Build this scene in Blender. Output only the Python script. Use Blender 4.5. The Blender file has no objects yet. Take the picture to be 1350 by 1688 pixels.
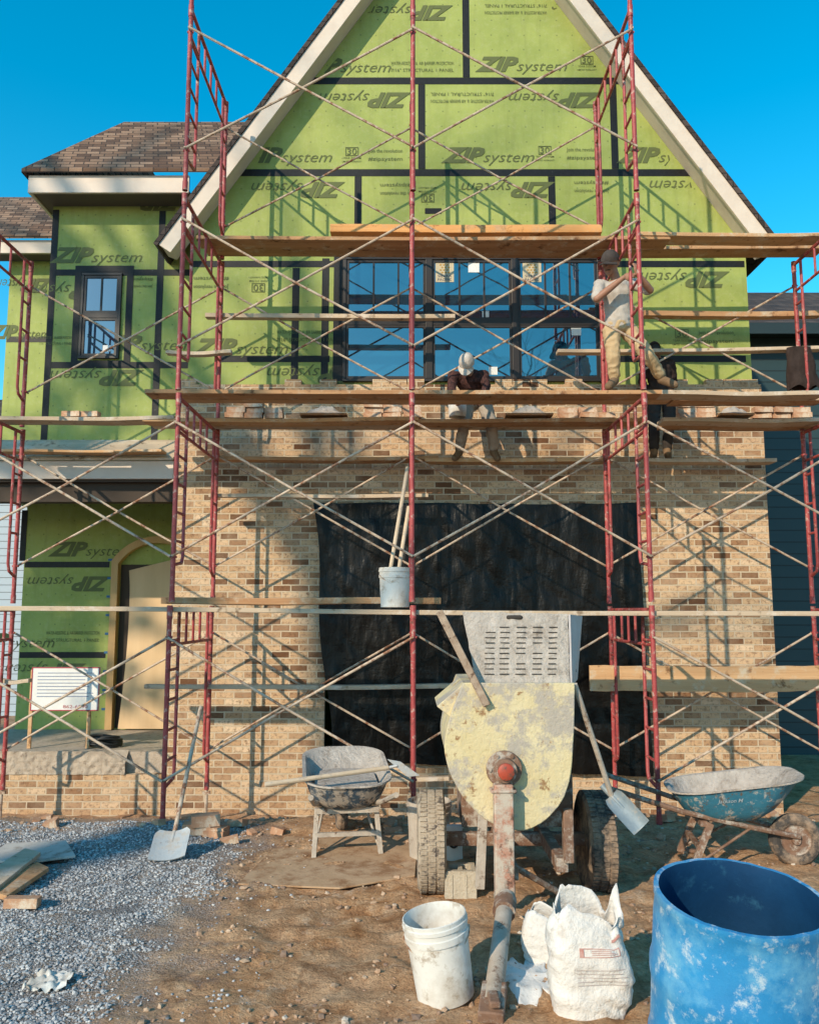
import bpy, bmesh, math, random
import numpy as np
from mathutils import Vector, Matrix, noise
random.seed(11); np.random.seed(11)
S=bpy.context.scene; C=S.collection
V=Vector
F=1350.; H=1.82; PIT=math.radians(6.9); cp,sp=math.cos(PIT),math.sin(PIT)
def ray(px,py):
    u=(px-675)/F; v=(844-py)/F
    return V((u,cp-v*sp,sp+v*cp))
def P(px,py,D):
    d=ray(px,py); t=D/d.y
    return V((d.x*t,D,H+d.z*t))
def G(px,py,z=0.):
    d=ray(px,py); t=(z-H)/d.z
    return V((d.x*t,d.y*t,z))
# ------------------------------------------------------------------ nodes / materials
def newmat(name):
    m=bpy.data.materials.new(name); m.use_nodes=True
    nt=m.node_tree; return m,nt,nt.nodes['Principled BSDF']
def nd(nt,t,ins=None,**kw):
    n=nt.nodes.new(t)
    for k,v in kw.items(): setattr(n,k,v)
    if ins:
        for k,v in ins.items():
            if isinstance(v,bpy.types.NodeSocket): nt.links.new(v,n.inputs[k])
            else: n.inputs[k].default_value=v
    return n
def c4(c): return (c[0],c[1],c[2],1)
def math_(nt,op,a,b=0.5,c=None):
    d={0:a,1:b}
    if c is not None: d[2]=c
    return nd(nt,'ShaderNodeMath',d,operation=op).outputs[0]
def mix(nt,f,a,b,mode='MIX'):
    n=nt.nodes.new('ShaderNodeMix'); n.data_type='RGBA'; n.blend_type=mode
    for s,v in ((n.inputs[0],f),(n.inputs[6],a),(n.inputs[7],b)):
        if isinstance(v,bpy.types.NodeSocket): nt.links.new(v,s)
        elif isinstance(v,(tuple,list)): s.default_value=c4(v)
        else: s.default_value=v
    return n.outputs[2]
def ramp(nt,f,stops,interp='LINEAR'):
    n=nt.nodes.new('ShaderNodeValToRGB'); n.color_ramp.interpolation=interp
    e=n.color_ramp.elements
    while len(e)<len(stops): e.new(0.5)
    for el,(p,c) in zip(e,stops): el.position=p; el.color=c4(c) if not isinstance(c,float) else (c,c,c,1)
    nt.links.new(f,n.inputs[0]); return n.outputs[0]
def objco(nt,stretch=(1,1,1)):
    t=nd(nt,'ShaderNodeTexCoord')
    return nd(nt,'ShaderNodeMapping',{0:t.outputs['Object'],3:stretch}).outputs[0]
def nz(nt,co,scale,detail=5,rough=.6):
    return nd(nt,'ShaderNodeTexNoise',{'Vector':co,'Scale':scale,'Detail':detail,'Roughness':rough}).outputs[0]
def bump(nt,b,h,strength,dist=.01):
    n=nd(nt,'ShaderNodeBump',{'Strength':strength,'Distance':dist,'Height':h})
    nt.links.new(n.outputs[0],b.inputs['Normal']); return n
def weather(name,c1,c2,scale=4,rough=.7,metal=0,bp=.3,bs=40,stain=None,ss=5,s0=.55,s1=.62,stretch=(1,1,1),stain2=None,ss2=2.5,t0=.58,t1=.7,dist=.006,spec=.4):
    m,nt,b=newmat(name); co=objco(nt,stretch); co0=objco(nt)
    f=ramp(nt,nz(nt,co,scale,7,.65),[(.3,0.),(.7,1.)])
    col=mix(nt,f,c1,c2)
    if stain2: col=mix(nt,ramp(nt,nz(nt,co0,ss2,6,.7),[(t0,0.),(t1,1.)]),col,stain2)
    if stain: col=mix(nt,ramp(nt,nz(nt,co0,ss,8,.75),[(s0,0.),(s1,1.)]),col,stain)
    nt.links.new(col,b.inputs['Base Color'])
    b.inputs['Roughness'].default_value=rough; b.inputs['Metallic'].default_value=metal
    b.inputs['Specular IOR Level'].default_value=spec
    if bp: bump(nt,b,nz(nt,co,bs,6,.65),bp,dist)
    return m
def brickmat():
    m,nt,b=newmat('buff_brick')
    co=objco(nt); s=nd(nt,'ShaderNodeSeparateXYZ',{0:co})
    u=math_(nt,'ADD',s.outputs[0],s.outputs[1])
    v=nd(nt,'ShaderNodeCombineXYZ',{0:u,1:s.outputs[2],2:0.0}).outputs[0]
    wob=nd(nt,'ShaderNodeTexNoise',{'Vector':v,'Scale':14.0,'Detail':2.0})
    vv=nd(nt,'ShaderNodeVectorMath',{0:v,1:nd(nt,'ShaderNodeVectorMath',{0:nd(nt,'ShaderNodeVectorMath',{0:wob.outputs['Color'],1:(.5,.5,.5)},operation='SUBTRACT').outputs[0],'Scale':.008},operation='SCALE').outputs[0]},operation='ADD').outputs[0]
    br=nd(nt,'ShaderNodeTexBrick',{'Vector':vv,'Color1':(0,0,0,1),'Color2':(1,1,1,1),'Mortar':(.5,.5,.5,1),'Scale':1.0,'Mortar Size':.0074,'Mortar Smooth':.1,'Bias':0.0,'Brick Width':.205,'Row Height':.0745},offset=.5)
    col=ramp(nt,br.outputs[0],[(0,(.13,.06,.03)),(.12,(.28,.145,.075)),(.22,(.50,.31,.17)),(.42,(.64,.44,.265)),(.6,(.53,.335,.19)),(.76,(.30,.16,.083)),(.86,(.60,.40,.24)),(1,(.70,.52,.35))])
    n=nz(nt,v,24,7,.75)
    col=mix(nt,ramp(nt,n,[(.49,0.),(.62,.8)]),col,(.155,.073,.036))
    n2=nz(nt,v,1.6,7,.7)
    col=mix(nt,ramp(nt,n2,[(.45,0.),(.68,.3)]),col,(.70,.54,.38))
    n3=nz(nt,v,6,7,.75)
    mort=mix(nt,nz(nt,v,9,5,.7),(.48,.37,.25),(.68,.56,.41))
    col=mix(nt,br.outputs['Fac'],col,mort)
    col=mix(nt,ramp(nt,n3,[(.57,0.),(.69,.4)]),col,(.68,.56,.42))
    nt.links.new(col,b.inputs['Base Color']); b.inputs['Roughness'].default_value=.9; b.inputs['Specular IOR Level'].default_value=.2
    h=math_(nt,'ADD',math_(nt,'MULTIPLY',br.outputs['Fac'],-1.3),math_(nt,'ADD',math_(nt,'MULTIPLY',nz(nt,v,60,5,.7),.7),math_(nt,'MULTIPLY',br.outputs[0],.5)))
    bump(nt,b,h,1.0,.018); return m
def zipmat(name,c1,c2):
    m,nt,b=newmat(name); co=objco(nt); s=nd(nt,'ShaderNodeSeparateXYZ',{0:co})
    u=math_(nt,'ADD',s.outputs[0],s.outputs[1])
    v=nd(nt,'ShaderNodeCombineXYZ',{0:u,1:s.outputs[2],2:0.0}).outputs[0]
    col=mix(nt,ramp(nt,nz(nt,v,1.1,6,.65),[(.35,0.),(.65,1.)]),c1,c2)
    col=mix(nt,ramp(nt,nz(nt,v,14,7,.8),[(.5,0.),(.8,.5)]),col,(.42,.43,.25))
    st=nd(nt,'ShaderNodeCombineXYZ',{0:math_(nt,'MULTIPLY',u,9.0),1:s.outputs[2],2:0.0}).outputs[0]
    col=mix(nt,ramp(nt,nz(nt,st,1.2,5,.7),[(.5,0.),(.75,.4)]),col,(.18,.20,.055))
    vo=nd(nt,'ShaderNodeTexVoronoi',{'Vector':v,'Scale':4.9,'Randomness':.12},voronoi_dimensions='2D')
    dots=ramp(nt,vo.outputs['Distance'],[(.035,1.),(.06,0.)])
    col=mix(nt,math_(nt,'MULTIPLY',dots,.5),col,(.06,.08,.03))
    nt.links.new(col,b.inputs['Base Color']); b.inputs['Roughness'].default_value=.62; b.inputs['Specular IOR Level'].default_value=.25
    bump(nt,b,math_(nt,'ADD',nz(nt,v,35,5,.7),math_(nt,'MULTIPLY',nz(nt,v,1.5,2,.5),5.0)),.25,.006); return m
def shingle(name,cols):
    m,nt,b=newmat(name); co=objco(nt); s=nd(nt,'ShaderNodeSeparateXYZ',{0:co})
    u=math_(nt,'ADD',s.outputs[0],math_(nt,'MULTIPLY',s.outputs[1],.35))
    v=nd(nt,'ShaderNodeCombineXYZ',{0:u,1:s.outputs[2],2:0.0}).outputs[0]
    br=nd(nt,'ShaderNodeTexBrick',{'Vector':v,'Color1':(0,0,0,1),'Color2':(1,1,1,1),'Mortar':(0,0,0,1),'Scale':1.0,'Mortar Size':.008,'Mortar Smooth':.6,'Brick Width':.17,'Row Height':.085},offset=.37)
    col=ramp(nt,br.outputs[0],[(0,cols[0]),(.5,cols[1]),(1,cols[2])])
    col=mix(nt,math_(nt,'MULTIPLY',br.outputs['Fac'],.75),col,(.02,.015,.012))
    nt.links.new(col,b.inputs['Base Color']); b.inputs['Roughness'].default_value=.95
    bump(nt,b,math_(nt,'ADD',nz(nt,v,90,3,.8),math_(nt,'MULTIPLY',br.outputs['Fac'],-1.5)),.6,.015); return m
def siding(name,c,pitch):
    m,nt,b=newmat(name); co=objco(nt); s=nd(nt,'ShaderNodeSeparateXYZ',{0:co})
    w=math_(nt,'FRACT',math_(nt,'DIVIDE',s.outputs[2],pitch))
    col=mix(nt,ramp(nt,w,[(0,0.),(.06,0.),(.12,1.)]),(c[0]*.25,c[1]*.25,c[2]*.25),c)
    nt.links.new(col,b.inputs['Base Color']); b.inputs['Roughness'].default_value=.6
    bump(nt,b,math_(nt,'MULTIPLY',w,-1.0),.9,.02); return m
def glassmat():
    m,nt,b=newmat('window_glass')
    b.inputs['Base Color'].default_value=(.005,.035,.065,1); b.inputs['Roughness'].default_value=.02
    b.inputs['IOR'].default_value=2.7
    bump(nt,b,nz(nt,objco(nt),2.2,2,.5),.04,.02); return m
def groundmat():
    m,nt,b=newmat('ground_soil'); co=objco(nt); s=nd(nt,'ShaderNodeSeparateXYZ',{0:co})
    big=nz(nt,co,1.6,6,.65); mid=nz(nt,co,6,9,.72); fine=nz(nt,co,45,6,.75)
    dirt=ramp(nt,mid,[(.30,(.19,.08,.034)),(.42,(.42,.21,.095)),(.54,(.57,.33,.175)),(.70,(.68,.475,.31))])
    dirt=mix(nt,ramp(nt,big,[(.38,0.),(.62,.6)]),dirt,(.57,.38,.24))
    dirt=mix(nt,ramp(nt,nz(nt,co,3.1,8,.75),[(.53,0.),(.64,.7)]),dirt,(.21,.10,.047))
    dirt=mix(nt,ramp(nt,nz(nt,co,2.4,9,.8),[(.57,0.),(.68,.65)]),dirt,(.66,.56,.45))
    dirt=mix(nt,ramp(nt,fine,[(.35,.5),(.55,0.)]),dirt,(.15,.07,.034))
    vo=nd(nt,'ShaderNodeTexVoronoi',{'Vector':co,'Scale':95.0})
    vs=nd(nt,'ShaderNodeSeparateColor',{0:vo.outputs['Color']})
    gr=ramp(nt,vs.outputs[0],[(0,(.18,.183,.195)),(.5,(.34,.345,.365)),(1,(.50,.50,.51))])
    gr=mix(nt,ramp(nt,vo.outputs['Distance'],[(.35,0.),(.75,1.)]),gr,(.17,.135,.11))
    gr=mix(nt,ramp(nt,nz(nt,co,2.6,6,.7),[(.48,0.),(.68,.6)]),gr,(.44,.33,.24))
    e=math_(nt,'ADD',s.outputs[0],math_(nt,'MULTIPLY',math_(nt,'SUBTRACT',big,.5),1.6))
    e=math_(nt,'ADD',e,math_(nt,'MULTIPLY',math_(nt,'SUBTRACT',mid,.5),1.0))
    mask=ramp(nt,math_(nt,'ADD',math_(nt,'MULTIPLY',e,-1.0),-0.75),[(.25,0.),(.85,1.)])
    far=ramp(nt,math_(nt,'MULTIPLY',s.outputs[1],.1),[(.69,1.),(.77,.15)])
    mask=math_(nt,'MULTIPLY',mask,far)
    col=mix(nt,mask,dirt,gr)
    nt.links.new(col,b.inputs['Base Color']); b.inputs['Roughness'].default_value=.95; b.inputs['Specular IOR Level'].default_value=.1
    h=math_(nt,'ADD',math_(nt,'MULTIPLY',mid,1.6),math_(nt,'ADD',math_(nt,'MULTIPLY',fine,.6),math_(nt,'MULTIPLY',math_(nt,'MULTIPLY',vo.outputs['Distance'],-.5),mask)))
    bump(nt,b,h,.85,.035); return m
def islandmat(name,stops):
    m,nt,b=newmat(name); g=nd(nt,'ShaderNodeNewGeometry')
    col=ramp(nt,g.outputs['Random Per Island'],stops)
    col=mix(nt,.25,col,mix(nt,nz(nt,objco(nt),60,4,.7),(.08,.07,.06),(.5,.48,.46)))
    nt.links.new(col,b.inputs['Base Color']); b.inputs['Roughness'].default_value=.9; return m
def flat(name,c,rough=.6,metal=0,spec=.4):
    m,nt,b=newmat(name); b.inputs['Base Color'].default_value=c4(c)
    b.inputs['Roughness'].default_value=rough; b.inputs['Metallic'].default_value=metal
    b.inputs['Specular IOR Level'].default_value=spec
    bump(nt,b,nz(nt,objco(nt),60,4,.6),.12,.003); return m
BRICK=brickmat()
ZIP=zipmat('green_sheathing',(.245,.295,.072),(.335,.38,.105))
INK=flat('sheathing_ink',(.098,.115,.036),.7)
TAPE=weather('black_seam_tape',(.006,.006,.007),(.014,.014,.015),30,.5,bp=.2,bs=50,stain=(.24,.25,.25),ss=30,s0=.67,s1=.70,spec=.25)
SHING=shingle('brown_shingles',[(.095,.05,.03),(.21,.12,.072),(.32,.20,.13)])
SHING2=shingle('dark_shingles',[(.03,.022,.02),(.06,.042,.036),(.09,.065,.055)])
CREAM=weather('cream_trim',(.57,.47,.385),(.65,.56,.47),6,.6,bp=.1,stain=(.40,.30,.22),ss=3,s0=.58,s1=.8)
TRIMW=weather('pale_fascia',(.56,.46,.385),(.64,.55,.47),3,.6,bp=.1)
SOFF=flat('soffit_shade_tone',(.11,.085,.065),.8)  # shadow under the eaves put into the soffit colour
GLASS=glassmat()
WFRAME=flat('bronze_window_frame',(.022,.016,.014),.45)
PAPER=weather('white_paper',(.62,.61,.58),(.70,.70,.68),8,.7,bp=.05)
RED=weather('red_scaffold_paint',(.27,.034,.036),(.39,.07,.066),6,.5,bp=.4,bs=60,stain=(.45,.31,.26),ss=16,s0=.55,s1=.64,stain2=(.12,.03,.02),ss2=9,t0=.54,t1=.64)
GALV=weather('weathered_brace_tube',(.36,.265,.19),(.56,.45,.345),9,.6,metal=.05,bp=.4,bs=60,stain=(.21,.085,.04),ss=10,s0=.49,s1=.60)
def woodmat(n,a,b_,stain): return weather(n,a,b_,5,.8,bp=.6,bs=22,stretch=(.12,2.2,2.2),stain=stain,ss=4,s0=.53,s1=.66,dist=.010,stain2=(a[0]*.45,a[1]*.4,a[2]*.35),ss2=7,t0=.57,t1=.67)
WOOD=[woodmat('plank_wood_tan',(.46,.25,.115),(.61,.385,.205),(.54,.44,.32)),
      woodmat('plank_wood_brown',(.32,.155,.07),(.50,.285,.14),(.48,.38,.27)),
      woodmat('plank_wood_grey',(.39,.285,.195),(.56,.435,.31),(.57,.49,.41)),
      woodmat('orange_lumber',(.56,.25,.08),(.66,.345,.13),(.5,.3,.16))]
POLEW=weather('tool_handle_wood',(.48,.36,.24),(.58,.47,.35),8,.7,bp=.3,bs=60,stain=(.38,.31,.25),ss=14)
GROUND=groundmat()
GRAVEL=islandmat('gravel_stones',[(0,(.16,.164,.175)),(.35,(.30,.31,.33)),(.7,(.43,.435,.45)),(1,(.64,.62,.60))])
CLODS=islandmat('dirt_clods',[(0,(.17,.08,.038)),(.5,(.38,.21,.105)),(.92,(.50,.33,.20)),(1,(.58,.50,.41))])
YEL=weather('mixer_cream',(.53,.43,.225),(.60,.515,.33),3,.7,bp=.8,bs=30,stain=(.37,.325,.27),ss=4.2,s0=.47,s1=.56,stain2=(.27,.155,.07),ss2=11,t0=.565,t1=.63,dist=.012)
MORT=weather('dried_mortar',(.34,.295,.255),(.50,.445,.395),12,.95,bp=1.0,bs=35,dist=.02,stain=(.22,.175,.14),ss=7,s0=.53,s1=.68)
MORTB=weather('mortar_caked_steel',(.31,.255,.205),(.46,.40,.335),8,.85,bp=.8,bs=40,stain=(.14,.08,.05),ss=10,s0=.54,s1=.63)
RUST=weather('rusty_steel',(.12,.06,.04),(.24,.14,.09),14,.75,bp=.5,bs=60,stain=(.38,.33,.28),ss=12,s0=.50,s1=.62)
REDST=weather('faded_red_steel',(.33,.13,.08),(.41,.22,.15),7,.7,bp=.6,stain=(.44,.375,.305),ss=9,s0=.42,s1=.55,stain2=(.12,.06,.04),ss2=12,t0=.53,t1=.6)
TYRE=weather('muddy_tyre',(.035,.032,.03),(.07,.06,.055),20,.85,bp=.8,bs=70,stain=(.30,.21,.145),ss=7,s0=.45,s1=.62)
TYRE2=weather('clay_covered_tyre',(.32,.25,.18),(.42,.345,.265),14,.9,bp=1.,bs=60,stain=(.10,.08,.07),ss=16,s0=.52,s1=.60)
BLUEP=weather('blue_drum_plastic',(.012,.15,.36),(.022,.235,.49),3,.5,bp=.4,bs=25,stain=(.46,.53,.57),ss=11,s0=.535,s1=.66,stain2=(.12,.34,.52),ss2=5,t0=.47,t1=.68)
BLUEI=weather('blue_drum_inside_shade',(.003,.028,.08),(.006,.045,.12),4,.6,bp=.3,stain=(.02,.09,.17),ss=6,s0=.58,s1=.7,spec=.2)  # drum's inside shade put into a darker blue, with some residue
BLUEB=weather('blue_barrow_steel',(.02,.11,.175),(.035,.175,.25),5,.6,bp=.6,stain=(.40,.365,.32),ss=11,s0=.54,s1=.63,stain2=(.10,.07,.05),ss2=12,t0=.56,t1=.62)
BLUED=weather('dark_blue_barrow_steel',(.02,.05,.085),(.05,.085,.12),6,.65,bp=.7,stain=(.39,.34,.29),ss=9,s0=.46,s1=.54,stain2=(.07,.055,.045),ss2=10,t0=.5,t1=.6)
WPLAS=weather('white_bucket_plastic',(.60,.585,.55),(.70,.685,.65),4,.45,bp=.25,stain=(.34,.28,.215),ss=8,s0=.54,s1=.65,stain2=(.45,.40,.34),ss2=3,t0=.45,t1=.65)
BAGM=weather('white_paper_bag',(.56,.535,.505),(.69,.665,.63),6,.8,bp=.9,bs=9,stain=(.32,.25,.195),ss=9,s0=.60,s1=.69,stain2=(.43,.37,.32),ss2=5,dist=.03)
POWD=weather('white_powder',(.64,.62,.59),(.74,.72,.70),8,.95,bp=.8,bs=40,stain=(.32,.22,.14),ss=20,s0=.57,s1=.68)
CMU=weather('dusty_grey_block',(.36,.29,.225),(.50,.41,.32),14,.95,bp=1.,bs=60,dist=.015,stain=(.25,.195,.15),ss=12)
CMUL=weather('dusty_concrete_block',(.42,.35,.26),(.50,.44,.35),14,.95,bp=1.,bs=60,dist=.01)
def tarpmat():
    m,nt,b=newmat('black_plastic_sheet'); co=objco(nt)
    col=mix(nt,ramp(nt,nz(nt,co,1.5,6,.7),[(.45,0.),(.7,1.)]),(.0022,.0020,.0018),(.008,.0065,.0055))
    nt.links.new(col,b.inputs['Base Color'])
    b.inputs['Roughness'].default_value=.36; b.inputs['Specular IOR Level'].default_value=.22
    h=math_(nt,'ADD',nz(nt,objco(nt,(3,1,1)),2.5,4,.5),math_(nt,'MULTIPLY',nz(nt,objco(nt,(1,1,2)),16,3,.6),.15))
    bump(nt,b,h,.5,.05); return m
TARP=tarpmat()
BLACK=flat('black_rubber',(.015,.015,.015),.5)
DARK=flat('timber_shade_tone',(.05,.035,.025),.8)  # porch and doorway shade put into a near-black timber colour
SLOT=flat('dark_slot',(.04,.033,.028),.9)
DOORM=weather('primed_door_panel',(.52,.345,.19),(.62,.43,.25),2,.6,bp=.1,stretch=(2,2,.2))
DFRAME=weather('pine_door_frame',(.44,.25,.10),(.54,.34,.145),5,.6,bp=.2,stretch=(2,2,.3))
TEAL=siding('teal_siding',(.013,.036,.042),.19)
PALEB=siding('pale_blue_siding',(.30,.37,.44),.16)
PLY=weather('muddy_plywood',(.38,.24,.135),(.48,.325,.205),3,.95,bp=.8,bs=25,stain=(.26,.135,.065),ss=4,s0=.47,s1=.6)
GREYPLY=weather('grey_plywood',(.38,.345,.31),(.50,.455,.41),4,.9,bp=.5,stain=(.22,.165,.125),ss=6,s0=.54,s1=.66)
SKIN=flat('skin_tone',(.30,.15,.095),.55)
SKIN_D=flat('eye_mouth_tone',(.05,.03,.025),.6)  # dark colour of the eyes and mouth
HAIR=flat('dark_hair',(.02,.014,.01),.7)
BARK=weather('grey_bark',(.08,.06,.05),(.14,.11,.09),10,.9)
NEEDLE=weather('dark_foliage',(.035,.06,.02),(.07,.10,.035),4,.8)
def cloth(n,a,b_,sc=9): return weather(n,a,b_,sc,.92,bp=.8,bs=22,dist=.012,spec=.1,stretch=(1,1,.5))
# ------------------------------------------------------------------ mesh builder
ORG={}
def orth(d):
    d=d.normalized(); a=V((0,0,1)) if abs(d.z)<.9 else V((1,0,0))
    x=a.cross(d).normalized(); return x,d.cross(x)
class MB:
    def __init__(s): s.v=[];s.f=[];s.m=[]
    def add(s,vs,fs,mi=0):
        o=len(s.v); s.v+= [V(v) for v in vs]; s.f+=[tuple(i+o for i in f) for f in fs]; s.m+=[mi]*len(fs)
    def box(s,c,sz,R=None,mi=0):
        c=V(c); vs=[]
        for x in(-.5,.5):
            for y in(-.5,.5):
                for z in(-.5,.5):
                    p=V((x*sz[0],y*sz[1],z*sz[2])); vs.append(c+(R@p if R else p))
        s.add(vs,[(0,1,3,2),(4,6,7,5),(0,4,5,1),(2,3,7,6),(0,2,6,4),(1,5,7,3)],mi)
    def b2(s,a,b,mi=0):
        a=V(a);b=V(b); s.box((a+b)/2,[abs(x) for x in (b-a)],None,mi); return s
    def bar(s,p,q,w,h,up=(0,0,1),mi=0):
        p=V(p);q=V(q); d=(q-p).normalized(); up=V(up); sd=d.cross(up)
        if sd.length<1e-4: sd=d.cross(V((0,1,0)))
        sd.normalize(); u=sd.cross(d)
        R=Matrix((d,sd,u)).transposed(); s.box((p+q)/2,((q-p).length,w,h),R,mi)
    def tube(s,pts,r,n=10,mi=0,closed=False):
        pts=[V(p) for p in pts]; k=len(pts); rr=r if isinstance(r,(list,tuple)) else [r]*k
        x=None; rings=[]
        for i in range(k):
            if closed: d=pts[(i+1)%k]-pts[i-1]
            else: d=pts[min(i+1,k-1)]-pts[max(i-1,0)]
            d.normalize()
            if x is None: x,_=orth(d)
            else:
                x=x-d*x.dot(d)
                if x.length<1e-5: x,_=orth(d)
                x.normalize()
            y=d.cross(x)
            rings.append([pts[i]+(x*math.cos(2*math.pi*j/n)+y*math.sin(2*math.pi*j/n))*rr[i] for j in range(n)])
        s.loft(rings,mi,cap=not closed,closed=closed)
    def loft(s,rings,mi=0,cap=True,closed=False):
        n=len(rings[0]); vs=[p for r in rings for p in r]; fs=[]
        k=len(rings)
        for i in range(k if closed else k-1):
            for j in range(n):
                a=i*n+j;b=i*n+(j+1)%n;c=((i+1)%k)*n+(j+1)%n;d=((i+1)%k)*n+j
                fs.append((a,b,c,d))
        if cap: fs.append(tuple(range(n-1,-1,-1))); fs.append(tuple((k-1)*n+j for j in range(n)))
        s.add(vs,fs,mi)
    def lathe(s,prof,n=24,M=None,mi=0,fn=None):
        M=M or Matrix(); rings=[]
        for r,z in prof:
            rr=max(r,1e-4); rings.append([M@V((rr*math.cos(2*math.pi*j/n),rr*math.sin(2*math.pi*j/n),z)) for j in range(n)])
        s.loft(rings,mi)
    def ell(s,c,r,R=None,nu=14,nv=9,mi=0):
        c=V(c); rings=[]
        for i in range(nv+1):
            t=math.pi*i/nv; rr=max(math.sin(t),1e-3)
            ring=[]
            for j in range(nu):
                a=2*math.pi*j/nu; p=V((r[0]*rr*math.cos(a),r[1]*rr*math.sin(a),-r[2]*math.cos(t)))
                ring.append(c+(R@p if R else p))
            rings.append(ring)
        s.loft(rings,mi)
    def cap_(s,p,q,r1,r2,n=12,mi=0):
        p=V(p);q=V(q); d=q-p; L=max(d.length,1e-4); d=d/L if d.length>1e-6 else V((0,0,1)); x,y=orth(d); rings=[]
        pr=[(r1*math.cos(a),-r1*math.sin(a)) for a in (math.radians(t) for t in (88,60,30,0))]+[(r2*math.cos(a),L+r2*math.sin(a)) for a in (math.radians(t) for t in (0,30,60,88))]
        for r,z in pr: rings.append([p+d*z+(x*math.cos(2*math.pi*j/n)+y*math.sin(2*math.pi*j/n))*r for j in range(n)])
        s.loft(rings,mi)
    def prism(s,poly,vec,mi=0):
        vec=V(vec); a=[V(p) for p in poly]; n=len(a)
        s.add(a+[p+vec for p in a],[tuple(range(n)),tuple(range(2*n-1,n-1,-1))]+[(i,(i+1)%n,n+(i+1)%n,n+i) for i in range(n)],mi)
    def grid(s,fn,nu,nv,mi=0):
        vs=[fn(i/nu,j/nv) for j in range(nv+1) for i in range(nu+1)]
        s.add(vs,[(j*(nu+1)+i,j*(nu+1)+i+1,(j+1)*(nu+1)+i+1,(j+1)*(nu+1)+i) for j in range(nv) for i in range(nu)],mi)
    def mesh(s,name,mats,off=V((0,0,0)),smooth=True,angle=35,recalc=True):
        me=bpy.data.meshes.new(name)
        me.from_pydata([tuple(v-off) for v in s.v],[],s.f)
        for m in (mats if isinstance(mats,(list,tuple)) else [mats]): me.materials.append(m)
        me.polygons.foreach_set('material_index',s.m)
        if recalc:
            bm=bmesh.new(); bm.from_mesh(me); bmesh.ops.recalc_face_normals(bm,faces=bm.faces); bm.to_mesh(me); bm.free()
        if smooth:
            me.polygons.foreach_set('use_smooth',[True]*len(me.polygons)); me.set_sharp_from_angle(angle=math.radians(angle))
        me.update(); return me
    def build(s,name,mats,parent=None,bev=0,**kw):
        off=ORG.get(parent.name,V((0,0,0))) if parent else V((0,0,0))
        o=bpy.data.objects.new(name,s.mesh(name,mats,off,**kw)); C.objects.link(o)
        if parent: o.parent=parent
        ORG[o.name]=off
        if bev:
            m=o.modifiers.new('Bevel','BEVEL'); m.width=bev; m.segments=2; m.limit_method='ANGLE'
        return o
def tag(o,label=None,cat=None,group=None,kind=None):
    if label:o['label']=label
    if cat:o['category']=cat
    if group:o['group']=group
    if kind:o['kind']=kind
    return o
def root(name,loc,label,cat,group=None,local=False,rot=(0,0,0)):
    o=bpy.data.objects.new(name,None); C.objects.link(o); o.location=loc; o.rotation_euler=rot; o.empty_display_size=.2
    ORG[o.name]=V((0,0,0)) if local else V(loc); tag(o,label,cat,group); return o
def setorigin(o,loc):
    loc=V(loc); o.data.transform(Matrix.Translation(-loc)); o.location=loc; return o
def remesh(mb,voxel,smooth=3,nz_amp=0,nz_sc=10,seed=0):
    me=mb.mesh('tmp',SKIN,smooth=False); ob=bpy.data.objects.new('tmp',me); C.objects.link(ob)
    m=ob.modifiers.new('r','REMESH'); m.mode='VOXEL'; m.voxel_size=voxel
    if smooth: k=ob.modifiers.new('s','SMOOTH'); k.iterations=smooth; k.factor=.5
    dg=bpy.context.evaluated_depsgraph_get(); dg.update()
    out=bpy.data.meshes.new_from_object(ob.evaluated_get(dg)); bpy.data.objects.remove(ob); bpy.data.meshes.remove(me)
    out.materials.clear()
    if nz_amp:
        for v in out.vertices:
            q=v.co
            w=.5-abs(noise.noise(V((q.x*nz_sc+q.z*nz_sc*.9+seed,q.y*nz_sc*.8,q.z*nz_sc*1.3-q.x*nz_sc*.5))))*1.6
            v.co+=v.normal*(nz_amp*(w+.35*noise.noise(V((q.x*nz_sc*2.3,q.y*nz_sc*2.3,q.z*nz_sc*2.3+seed)))))
    out.polygons.foreach_set('use_smooth',[True]*len(out.polygons)); out.update(); return out
def frommesh(name,me,mat,parent):
    off=ORG[parent.name]; me.transform(Matrix.Translation(-off)); me.name=name
    for m in (mat if isinstance(mat,list) else [mat]): me.materials.append(m)
    o=bpy.data.objects.new(name,me); C.objects.link(o); o.parent=parent; ORG[o.name]=off; return o
TC={}
def textdata(body,shear=0,off=0):
    k=(body,shear,off)
    if k in TC: return TC[k]
    cu=bpy.data.curves.new('t','FONT'); cu.body=body; cu.size=1; cu.shear=shear; cu.offset=off; cu.resolution_u=2
    ob=bpy.data.objects.new('t',cu); C.objects.link(ob)
    dg=bpy.context.evaluated_depsgraph_get(); dg.update()
    me=bpy.data.meshes.new_from_object(ob.evaluated_get(dg))
    vs=[(v.co.x,v.co.y) for v in me.vertices]; fs=[tuple(p.vertices) for p in me.polygons]
    bpy.data.objects.remove(ob); bpy.data.curves.remove(cu); bpy.data.meshes.remove(me)
    xs=[v[0] for v in vs]; TC[k]=(vs,fs,min(xs),max(xs)); return TC[k]
def put(mb,body,o,ux,uy,h,w=None,shear=0,off=0,mi=0,align='C'):
    vs,fs,x0,x1=textdata(body,shear,off); sx=h if w is None else w/(x1-x0)
    ux=V(ux);uy=V(uy);o=V(o); base=(x0+x1)/2 if align=='C' else x0
    mb.add([o+ux*((x-base)*sx)+uy*(y*h) for x,y in vs],fs,mi)
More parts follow.
